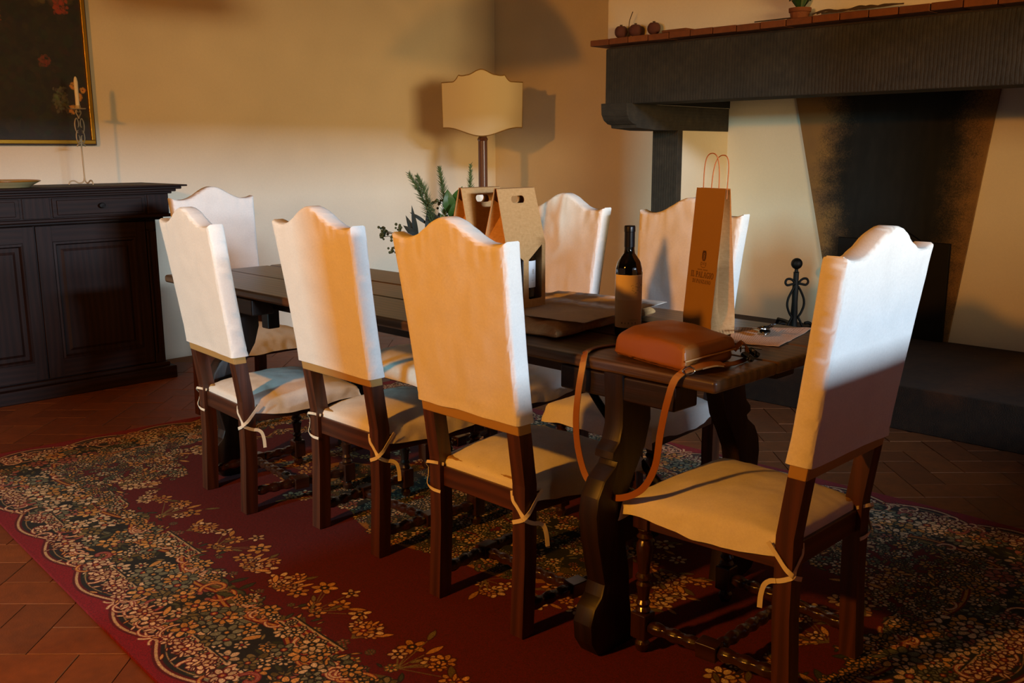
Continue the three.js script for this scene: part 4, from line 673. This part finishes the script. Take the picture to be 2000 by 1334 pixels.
// ------------------------------------------------------------------ sideboard, painting, candle holder, dish
{
  const Z = -5.4, b = thing('sideboard', 'dark carved walnut sideboard with panelled doors and drawers against the plaster wall', 'sideboard', [0, 0, 0]);
  const X0 = 1.04, X1 = 2.53, C = M.cabinetWood;
  part('carcass', merge([box(X0 + 0.07, X1 - 0.07, 0.09, 0.975, ZB + 0.02, Z - 0.07, 0.002), box(X0, X1, 0.985, 1.112, ZB + 0.02, Z - 0.012, 0.003, 'x')]), C, b);
  part('top', (() => { const prof = [[0, 0], [0.012, 0.002], [0.02, 0.011], [0.018, 0.02], [0.008, 0.024], [-0.012, 0.027]]; const l = []; l.push(box(X0 - 0.06, X1 + 0.06, 1.132, 1.15, ZB + 0.01, Z + 0.045, 0.006, 'x')); l.push(box(X0 - 0.085, X1 + 0.085, 1.148, 1.158, ZB + 0.01, Z + 0.07, 0.005, 'x')); return merge(l); })(), C, b);
  part('cornice', merge([box(X0 - 0.035, X1 + 0.035, 1.118, 1.134, ZB + 0.015, Z + 0.025, 0.006, 'x'), box(X0 - 0.015, X1 + 0.015, 1.106, 1.12, ZB + 0.015, Z + 0.008, 0.005, 'x')]), C, b);
  part('waist_moulding', merge([box(X0 - 0.012, X1 + 0.012, 0.972, 0.99, ZB + 0.02, Z + 0.012, 0.006, 'x'), box(X0 + 0.03, X1 - 0.03, 0.955, 0.975, ZB + 0.02, Z - 0.03, 0.006, 'x')]), C, b);
  part('plinth', merge([box(X0 + 0.02, X1 - 0.02, 0, 0.075, ZB + 0.02, Z - 0.015, 0.006, 'x'), box(X0 + 0.045, X1 - 0.045, 0.073, 0.1, ZB + 0.02, Z - 0.042, 0.01, 'x')]), C, b);
  for (const [a, c] of [[1.195, 1.705], [1.872, 2.386]]) {
    const d = part('drawer', merge([box(a, c, 0.995, 1.1, Z - 0.02, Z - 0.004, 0.003, 'x'), box(a + 0.022, c - 0.022, 1.008, 1.088, Z - 0.01, Z + 0.004, 0.004, 'x')]), C, b);
    part('knob', (() => { const g = lathe([[0.001, 0.028], [0.012, 0.025], [0.015, 0.018], [0.011, 0.01], [0.006, 0.007], [0.006, 0]], 18); g.rotateX(P2); g.scale(1.3, 1, 1); g.translate((a + c) / 2, 1.053, Z + 0.003); return g; })(), M.iron, d, 'dark knob');
  }
  for (const x of [X0 + 0.005, 1.72, 2.40]) part('stile', box(x, x + (x === 1.72 ? 0.14 : 0.12), 0.994, 1.102, Z - 0.02, Z - 0.005, 0.002), C, b);
  const zd = Z - 0.07;
  for (const [a, c] of [[1.175, 1.782], [1.79, 2.398]]) {
    const d = part('door', merge([box(a, a + 0.085, 0.105, 0.95, zd - 0.02, zd + 0.012, 0.003), box(c - 0.062, c, 0.105, 0.95, zd - 0.02, zd + 0.012, 0.003), box(a, c, 0.86, 0.95, zd - 0.02, zd + 0.0115, 0.003, 'x'), box(a, c, 0.105, 0.205, zd - 0.02, zd + 0.0115, 0.003, 'x'), box(a + 0.05, c - 0.05, 0.15, 0.9, zd - 0.02, zd - 0.008, 0)]), C, b);
    const fr = (g0, g1, z0, z1) => { const o = 0.085 + g0, p = 0.085 + g1; const A = [a + o, c - 0.062 - g0, 0.205 + g0, 0.86 - g0], B = [a + p, c - 0.062 - g1, 0.205 + g1, 0.86 - g1]; const pos = [A[0], A[2], z0, A[1], A[2], z0, A[1], A[3], z0, A[0], A[3], z0, B[0], B[2], z1, B[1], B[2], z1, B[1], B[3], z1, B[0], B[3], z1]; const idx = []; for (let k = 0; k < 4; k++) { const q = (k + 1) % 4; idx.push(k, q, k + 4, q, q + 4, k + 4); } const g = new THREE.BufferGeometry(); g.setAttribute('position', new THREE.Float32BufferAttribute(pos, 3)); g.setIndex(idx); const r = uvBox(g); r.computeVertexNormals(); return r; };
    part('panel', merge([fr(0, 0.012, zd + 0.014, zd + 0.016), fr(0.012, 0.022, zd + 0.016, zd - 0.004), fr(0.03, 0.055, zd - 0.006, zd + 0.008), fr(0.022, 0.03, zd - 0.004, zd - 0.006), box(a + 0.085 + 0.055, c - 0.062 - 0.055, 0.205 + 0.055, 0.86 - 0.055, zd - 0.01, zd + 0.008, 0)]), C, d, 'raised door panel');
  }
  for (const x of [X0 + 0.07, 2.405]) { part('corner_post', merge([box(x, x + 0.06, 0.1, 0.955, zd - 0.02, zd + 0.006, 0.003), box(x, x + 0.012, 0.16, 0.9, zd, zd + 0.014, 0.002), box(x + 0.044, x + 0.056, 0.16, 0.9, zd, zd + 0.014, 0.002), box(x, x + 0.056, 0.888, 0.9, zd, zd + 0.014, 0.002)]), C, b); }
}
{
  const p = thing('painting', 'dark still life painting of flowers and fruit in a narrow gilt frame', 'painting', [0, 0, 0]);
  const X0 = 1.02, X1 = 2.34, Y0 = 1.393, Y1 = 2.62, Zp = ZB + 0.012;
  const tex = canvasTex(1024, 950, (x, w, h) => {
    x.fillStyle = 'rgb(38,30,18)'; x.fillRect(0, 0, w, h); const dab = (px, py, r, c, a = 0.6) => { x.fillStyle = `rgba(${c.map((q) => Math.round(Math.max(0, q + rr(-14, 14)))).join(',')},${a})`; x.beginPath(); x.ellipse(px * w, py * h, r * w * rr(0.6, 1.2), r * w * rr(0.4, 0.9), rnd() * 3, 0, 7); x.fill(); };
    for (let k = 0; k < 2400; k++) { const px = rnd(), py = rnd(); dab(px, py, rr(0.008, 0.03), py < 0.35 && px > 0.78 ? [92, 80, 44] : [[34, 28, 18], [44, 40, 20], [52, 38, 20], [26, 24, 18]][k % 4], 0.35); }
    for (const [px, py, n, r, c] of [[0.91, 0.36, 60, 0.03, [150, 56, 26]], [0.82, 0.62, 34, 0.025, [120, 48, 28]], [0.72, 0.3, 60, 0.04, [140, 96, 60]], [0.6, 0.45, 90, 0.05, [150, 60, 40]], [0.45, 0.35, 90, 0.05, [170, 140, 100]], [0.35, 0.6, 80, 0.05, [130, 60, 40]], [0.25, 0.3, 60, 0.04, [120, 100, 60]], [0.87, 0.8, 40, 0.03, [86, 80, 48]], [0.55, 0.75, 70, 0.05, [110, 80, 40]]]) for (let k = 0; k < n; k++) dab(px + rr(-r, r), py + rr(-r, r) * 1.1, 0.009, c, 0.55);
    for (const [px, py, r] of [[0.925, 0.845, 0.02], [0.955, 0.785, 0.016], [0.975, 0.75, 0.011], [0.935, 0.73, 0.015], [0.40, 0.85, 0.03], [0.46, 0.83, 0.028]]) { for (let k = 0; k < 40; k++) { const a = rnd() * 6.28, q = Math.sqrt(rnd()) * r; dab(px + Math.cos(a) * q, py + Math.sin(a) * q, 0.007, [196, 132, 54], 0.5); } dab(px, py, 0.004, [80, 44, 16], 0.8); }
    for (let k = 0; k < 60; k++) dab(0.875 + rr(-0.03, 0.03), 0.80 + rr(-0.06, 0.06), 0.008, [92, 92, 70], 0.6);
  });
  const cv = new THREE.PlaneGeometry(X1 - X0 - 0.03, Y1 - Y0 - 0.03); cv.translate((X0 + X1) / 2, (Y0 + Y1) / 2, Zp + 0.012);
  part('canvas', cv, std({ map: tex, roughness: 0.55 }), p, 'dark painted canvas');
  part('backing', box(X0 + 0.005, X1 - 0.005, Y0 + 0.005, Y1 - 0.005, Zp - 0.01, Zp + 0.008, 0), M.legWood, p);
  for (const [a, b, c, d, gr] of [[X0, X1, Y0, Y0 + 0.024, 'x'], [X0, X1, Y1 - 0.024, Y1, 'x'], [X0, X0 + 0.024, Y0 + 0.022, Y1 - 0.022, 'y'], [X1 - 0.024, X1, Y0 + 0.022, Y1 - 0.022, 'y']]) {
    const q = part('frame', box(a, b, c, d, Zp - 0.01, Zp + 0.03, 0.004, gr), M.gold, p, 'narrow gilt frame rail'); const o = gr === 'x' ? [a, b, c === Y0 ? Y0 - 0.008 : Y1 - 0.001, c === Y0 ? Y0 + 0.001 : Y1 + 0.008] : [a === X0 ? X0 - 0.008 : X1 - 0.001, a === X0 ? X0 + 0.001 : X1 + 0.008, Y0 - 0.008, Y1 + 0.008];
    part('outer_edge', box(...o, Zp - 0.011, Zp + 0.018, 0.002, gr), M.legWood, q, 'dark outer edge');
  }
}
{ // scrolled candle holder with a white candle
  const y0 = 1.158, k = thing('candle_holder', 'pale scrolled iron candle holder standing on the sideboard', 'candle holder', [2.15, y0, -5.65], 0.78);
  const wire = (pts, r = 0.0035, n = 40) => tube(pts, r, n, 6);
  part('stem', wire([[0, 0.03, 0], [-0.002, 0.12, 0], [-0.004, 0.235, 0], [-0.005, 0.26, 0]], 0.0045), M.paleIron, k);
  for (let i = 0; i < 3; i++) { const a = i * 2.094 + 0.1, c = Math.cos(a), s = Math.sin(a); part('foot', wire([[0, 0.045, 0], [0.008 * c, 0.02, 0.008 * s], [0.03 * c, 0.012, 0.03 * s], [0.058 * c, 0.026, 0.058 * s], [0.078 * c, 0.02, 0.078 * s], [0.084 * c, 0.0045, 0.084 * s]], 0.0038), M.paleIron, k); }
  const sc = (cy, rx, ry, s, up) => { const P = []; for (let i = 0; i <= 34; i++) { const t = i / 34, a = -1.57 + t * 5.6, q = t < 0.55 ? 1 : 1 - (t - 0.55) / 0.45 * 0.72; P.push([s * (rx * 0.5 + rx * 0.5 * q * Math.cos(a) + (t > 0.55 ? -0.004 * (t - 0.55) : 0)) - 0.005, cy + up * (ry * q * Math.sin(a)), 0]); } return wire(P, 0.0032, 60); };
  part('scrolls', merge([1, -1].flatMap((s) => [sc(0.335, 0.058, 0.04, s, 1), sc(0.272, 0.052, 0.034, s, -1), wire([[s * 0.002 - 0.005, 0.375, 0], [s * 0.012 - 0.005, 0.39, 0], [s * 0.026 - 0.005, 0.4, 0], [s * 0.03 - 0.005, 0.412, 0], [s * 0.02 - 0.005, 0.42, 0], [s * 0.012 - 0.005, 0.41, 0]]), wire([[-0.005, 0.24, 0], [s * 0.02 - 0.005, 0.232, 0], [s * 0.045 - 0.005, 0.228, 0], [s * 0.05 - 0.005, 0.218, 0]])])), M.paleIron, k, 'heart-shaped iron scrolls');
  part('drip_pan', lathe([[0.001, 0.424], [0.04, 0.426], [0.043, 0.431], [0.04, 0.431], [0.016, 0.429], [0.0145, 0.446], [0.0125, 0.446], [0.012, 0.43], [0.001, 0.43]], 28).translate(-0.005, 0, 0), M.paleIron, k);
  const c = thing('candle', 'unlit white candle standing in the scrolled iron holder', 'candle', [2.15 - 0.0036, y0, -5.65 + 0.0036]);
  part('wax_body', lathe([[0.001, 0.431], [0.0112, 0.431], [0.0112, 0.575], [0.008, 0.595], [0.0035, 0.604], [0.001, 0.605]], 24, 0.6), M.wax, c); part('wick', tube([[0, 0.603, 0], [-0.001, 0.612, 0], [-0.002, 0.618, 0]], 0.0008, 6, 5), M.iron, c);
}
{
  const d = thing('dish', 'shallow glazed dish with a golden brown rim standing on the sideboard', 'dish', [1.69, 1.1585, -5.62]);
  part('bowl', lathe([[0.001, 0.004], [0.12, 0.003], [0.145, 0], [0.15, 0.004], [0.165, 0.014], [0.195, 0.03], [0.198, 0.033], [0.192, 0.034], [0.16, 0.02], [0.14, 0.012], [0.001, 0.011]], 48, 0.5), M.glazed, d); part('rim', (() => { const g = new THREE.TorusGeometry(0.195, 0.004, 8, 60); g.rotateX(P2); g.translate(0, 0.0335, 0); return g; })(), M.glazeRim, d, 'golden brown rim');
}
// ------------------------------------------------------------------ floor lamp in the corner, switched off
{
  const l = thing('floor_lamp', 'unlit floor lamp with turned wooden pole and curved parchment shade in the corner', 'floor lamp', [4.87, 0, -5.2], -0.80);
  part('base', lathe([[0.001, 0], [0.16, 0], [0.165, 0.01], [0.15, 0.03], [0.1, 0.045], [0.06, 0.07], [0.04, 0.1], [0.001, 0.1]], 40), M.lampWood, l);
  part('pole', lathe([[0.04, 0.09], [0.045, 0.11], [0.033, 0.13], [0.034, 0.5], [0.034, 1.42], [0.04, 1.43], [0.03, 1.45], [0.02, 1.52], [0.001, 1.52]], 30, 0.5), M.lampWood, l);
  part('lamp_socket', lathe([[0.016, 1.515], [0.018, 1.56], [0.014, 1.57], [0.001, 1.57]], 20), M.gold, l);
  part('bulb', lathe([[0.012, 1.568], [0.016, 1.585], [0.029, 1.615], [0.03, 1.635], [0.02, 1.66], [0.001, 1.67]], 24), phys({ color: 0xf2ece0, roughness: 0.2, transmission: 0.3, thickness: 0 }), l, 'unlit bulb');
  // screen shade: bowed outward, ogee top and bottom
  const topE = (u) => { const a = Math.abs(u); return a < 0.36 ? 0.055 + 0.037 * (0.5 + 0.5 * Math.cos(a / 0.36 * Math.PI)) : a < 0.56 ? 0.055 - 0.004 * Math.sin((a - 0.36) / 0.2 * Math.PI) : a < 0.72 ? 0.055 - 0.044 * Math.sin((a - 0.56) / 0.16 * P2) : 0.011 - 0.004 * (a - 0.72); };
  const botE = (u) => { const a = Math.abs(u); return -0.062 * (0.5 + 0.5 * Math.cos(Math.min(1, a / 0.92) * Math.PI)); };
  const y0 = 1.515, y1 = 1.825; const pos = (u, v, d) => { const yb2 = y0 + botE(u), yt = y1 + topE(u), y = yb2 + (yt - yb2) * v, k = 1 + 0.022 * v; const x = u * 0.29 * k, z = 0.17 * Math.cos(u * 1.35) - 0.03 + d; return [x, y, z]; };
  part('shade', toCreasedNormals(sheet(60, 16, (u, v) => pos(u * 2 - 1, v, 0.0015), (u, v) => pos(u * 2 - 1, v, -0.0015)), 0.7), M.parchment, l, 'cream parchment screen shade');
  const loop = []; for (let i = 0; i <= 50; i++) loop.push(pos(i / 25 - 1, 1, 0)); const lo = []; for (let i = 0; i <= 50; i++) lo.push(pos(i / 25 - 1, 0, 0));
  part('trim', merge([tube(loop, 0.0042, 120, 6), tube(lo, 0.0042, 120, 6), tube([pos(1, 0, 0), pos(1, 0.5, 0), pos(1, 1, 0)], 0.003, 20, 6), tube([pos(-1, 0, 0), pos(-1, 0.5, 0), pos(-1, 1, 0)], 0.003, 20, 6)]), M.braid, l, 'brown braid edging');
  part('shade_bracket', merge([tube([[0, 1.54, 0], [0, 1.55, 0.08], [0, 1.57, 0.138]], 0.004, 16, 6), tube([[-0.26, 1.7, 0.03], [-0.1, 1.7, 0.11], [0, 1.7, 0.134], [0.1, 1.7, 0.11], [0.26, 1.7, 0.03]], 0.003, 24, 6)]), M.iron, l);
}
// ------------------------------------------------------------------ andiron on the hearth
{
  const a = thing('andiron', 'black wrought iron andiron with ball finial and scrolls standing on the hearth', 'andiron', [5.32, 0.22, -2.87], -0.62);
  const w = (pts, r = 0.008, n = 40) => tube(pts, r, n, 8);
  part('post', merge([lathe([[0.03, 0.02], [0.024, 0.06], [0.02, 0.12], [0.021, 0.13], [0.018, 0.2], [0.0195, 0.3], [0.0165, 0.31], [0.0165, 0.385], [0.019, 0.388], [0.012, 0.39], [0.01, 0.405], [0.014, 0.408], [0.008, 0.414]].map((p) => p), 16)]), M.iron, a);
  part('finial', (() => { const g = new THREE.SphereGeometry(0.0345, 28, 20); g.translate(0, 0.44, 0); return g; })(), M.iron, a, 'iron ball');
  part('scrolls', merge([1, -1].flatMap((s) => [w([[s * 0.008, 0.318, 0.012], [s * 0.03, 0.315, 0.014], [s * 0.062, 0.31, 0.014], [s * 0.074, 0.325, 0.014], [s * 0.066, 0.345, 0.014], [s * 0.045, 0.348, 0.014], [s * 0.026, 0.338, 0.014], [s * 0.012, 0.32, 0.014]], 0.0075), w([[s * 0.012, 0.3, 0.012], [s * 0.03, 0.27, 0.014], [s * 0.052, 0.22, 0.014], [s * 0.054, 0.18, 0.014], [s * 0.035, 0.13, 0.014], [s * 0.022, 0.11, 0.014], [s * 0.036, 0.08, 0.016], [s * 0.05, 0.05, 0.018]], 0.0075)])), M.iron, a, 'curled iron scrolls');
  part('foot', merge([1, -1].flatMap((s) => [w([[0, 0.035, 0.005], [s * 0.05, 0.022, 0.012], [s * 0.095, 0.03, 0.016], [s * 0.11, 0.055, 0.018], [s * 0.09, 0.072, 0.018], [s * 0.065, 0.07, 0.018]], 0.0095), w([[s * 0.09, 0.035, 0.014], [s * 0.13, 0.045, 0.02], [s * 0.152, 0.03, 0.024], [s * 0.15, 0.011, 0.026]], 0.011)])), M.iron, a, 'spread iron feet');
  part('billet_bar', merge([w([[0.0, 0.05, -0.01], [0.02, 0.055, -0.12], [0.02, 0.05, -0.26]], 0.011), w([[0.02, 0.05, -0.255], [0.022, 0.03, -0.275], [0.022, 0.011, -0.28]], 0.011)]), M.iron, a);
}
// ------------------------------------------------------------------ on the mantel shelf
for (const [z, x, r, lab] of [[-3.745, 4.655, 0.039, 'leftmost of the three dried round fruits on the mantel shelf'], [-3.64, 4.66, 0.039, 'middle dried round fruit on the mantel shelf, touching its twig'], [-3.505, 4.66, 0.0385, 'dried round fruit on the mantel shelf standing apart on the right']]) {
  const f = thing('dried_fruit', lab, 'fruit', [x, 2.005, z], z * 7, 'dried fruits on the mantel shelf');
  const g = new THREE.SphereGeometry(r, 28, 22), p = g.attributes.position; for (let i = 0; i < p.count; i++) { const q = V(p.getX(i), p.getY(i), p.getZ(i)); const k = 1 + 0.05 * n3(q.x * 40, q.y * 40, q.z * 40 + z) - 0.12 * Math.exp(-(((q.y / r - 1) / 0.12) ** 2)); p.setXYZ(i, q.x * k, q.y * k, q.z * k); } g.translate(0, r * 0.98, 0); g.computeVertexNormals();
  part('flesh', g, M.fruit, f); part('calyx', lathe([[0.006, r * 1.78], [0.009, r * 2.0], [0.007, r * 2.02], [0.004, r * 1.85]], 10), M.twig, f);
}
whole('twig', uvBox(tube([[4.66, 2.006, -3.69], [4.66, 2.06, -3.69], [4.66, 2.1, -3.686], [4.655, 2.125, -3.672], [4.65, 2.15, -3.655]], 0.0025, 30, 5)), M.twig, 'thin bare twig standing upright between the dried fruits on the shelf', 'twig');
whole('brick_offcut', box(4.62, 4.72, 2.0065, 2.0205, -3.42, -3.25, 0.003, 'z'), std({ map: terraMap(3), roughness: 0.9 }), 'thin flat brick offcut lying on the mantel shelf right of the fruits', 'brick');
{
  const t = thing('flower_pot', 'small terracotta pot on the mantel shelf holding a little green plant', 'flower pot', [4.66, 2.006, -2.575]);
  part('pot', lathe([[0.001, 0.001], [0.045, 0.001], [0.05, 0.03], [0.056, 0.033], [0.057, 0.052], [0.05, 0.052], [0.047, 0.04], [0.001, 0.036]], 32, 0.4), M.clayPot, t);
  const pl = thing('potted_plant', 'small green plant with broad leaves growing in the terracotta pot on the shelf', 'plant', [4.66, 2.046, -2.575]);
  for (let k = 0; k < 11; k++) { const a = k * 2.4, c = Math.cos(a), s = Math.sin(a), L = rr(0.05, 0.1), f = (d) => (u, v) => { const w = Math.sin(Math.PI * (0.04 + 0.93 * v)) * 0.026 * (u - 0.5) * 2; const r = 0.008 + v * 0.06, y = L * Math.sin(v * 1.9) + d; return [c * r - s * w, y + 0.25 * Math.abs(w), s * r + c * w]; }; part('leaf', toCreasedNormals(sheet(6, 10, f(0), f(-0.0006)), 1), k % 3 ? M.leaf : M.rosemary, pl); }
  const tw = []; for (let k = 0; k < 9; k++) { const z0 = -2.5 + k * 0.025; const P = []; for (let i = 0; i <= 6; i++) P.push([4.65 + 0.02 * n3(i, k, 1), 2.016 + 0.03 * Math.abs(n3(i * 0.7, k, 4)) * (1 - k / 14) + 0.004, z0 + i * 0.045 + 0.02 * n3(i, k, 7)]); tw.push(tube(P, rr(0.002, 0.0045), 24, 5)); }
  whole('dried_branch', merge(tw), M.twig, 'gnarled dried vine branch lying on the mantel shelf right of the plant pot', 'branch');
  const t2 = []; for (let k = 0; k < 5; k++) { const P = []; for (let i = 0; i <= 5; i++) P.push([4.63 + 0.012 * n3(i, k, 11), 2.008 + 0.012 * Math.abs(n3(i, k, 14)) + 0.003, -2.82 + i * 0.036 + 0.012 * k]); t2.push(tube(P, 0.003, 18, 5)); }
  whole('dried_twigs', merge(t2), M.twig, 'few short dried twigs lying on the mantel shelf left of the plant pot', 'twigs');
}
// ------------------------------------------------------------------ outside the picture: added things that shade the light
{
  const pine = std({ color: 0xc8843a, roughness: 0.7, bumpMap: woodBump, bumpScale: 0.0005 });  // warm colour chosen so the added seat bounces orange light
  const b = thing('added_settle', 'added honey-coloured high-backed pine seat outside the picture, blocking window light, bouncing warm light', 'light_blocker', [1.95, 0, 0.62]);  // added to block front window light from the near chair back
  part('back', box(-0.75, 0.75, 0.12, 1.16, -0.02, 0.02, 0.006, 'x'), pine, b); part('seat', box(-0.73, 0.73, 0.4, 0.44, 0.02, 0.45, 0.006, 'x'), pine, b);
  for (const x of [-0.75, 0.71]) part('side', box(x, x + 0.04, 0, 0.66, 0.021, 0.46, 0.006), pine, b);
}
{
  const p = thing('added_pendant', 'added unlit dome lamp outside the picture, shading the corner from the wall lamp', 'pendant lamp', [2.58, 0, -4.2]);  // added to block the wall lamp and shape the arched corner shadow
  part('shade', lathe([[0.02, 2.475], [0.03, 2.49], [0.12, 2.475], [0.22, 2.43], [0.31, 2.35], [0.38, 2.25], [0.43, 2.145], [0.424, 2.145], [0.374, 2.247], [0.304, 2.343], [0.215, 2.422], [0.115, 2.466], [0.02, 2.47]], 56), M.iron, p);
  part('rod', tube([[0, 2.47, 0], [0, 3, 0], [0, HC - 0.001, 0]], 0.006, 10, 8), M.iron, p);
}
// ------------------------------------------------------------------ the warm wall lamp on the left wall, outside the picture
{
  const l = thing('wall_lamp', 'glowing parchment wall lamp high on the left wall, outside the picture', 'wall lamp', [0, 0, 0]);
  const [, y, z] = WARM_POS;
  part('shade', box(XL + 0.03, WARM_POS[0] - 0.02, y - WARM_H / 2, y + WARM_H / 2, z - WARM_W / 2, z + WARM_W / 2, 0.01), std({ color: 0xd8b070, emissive: new THREE.Color(1, 0.5, 0.12), emissiveIntensity: 3, roughness: 0.8 }), l, 'glowing parchment shade');
  part('bracket', box(XL + 0.001, XL + 0.035, y - 0.06, y + 0.06, z - 0.04, z + 0.04, 0.004), M.iron, l);
}
renderer.render(scene, camera);
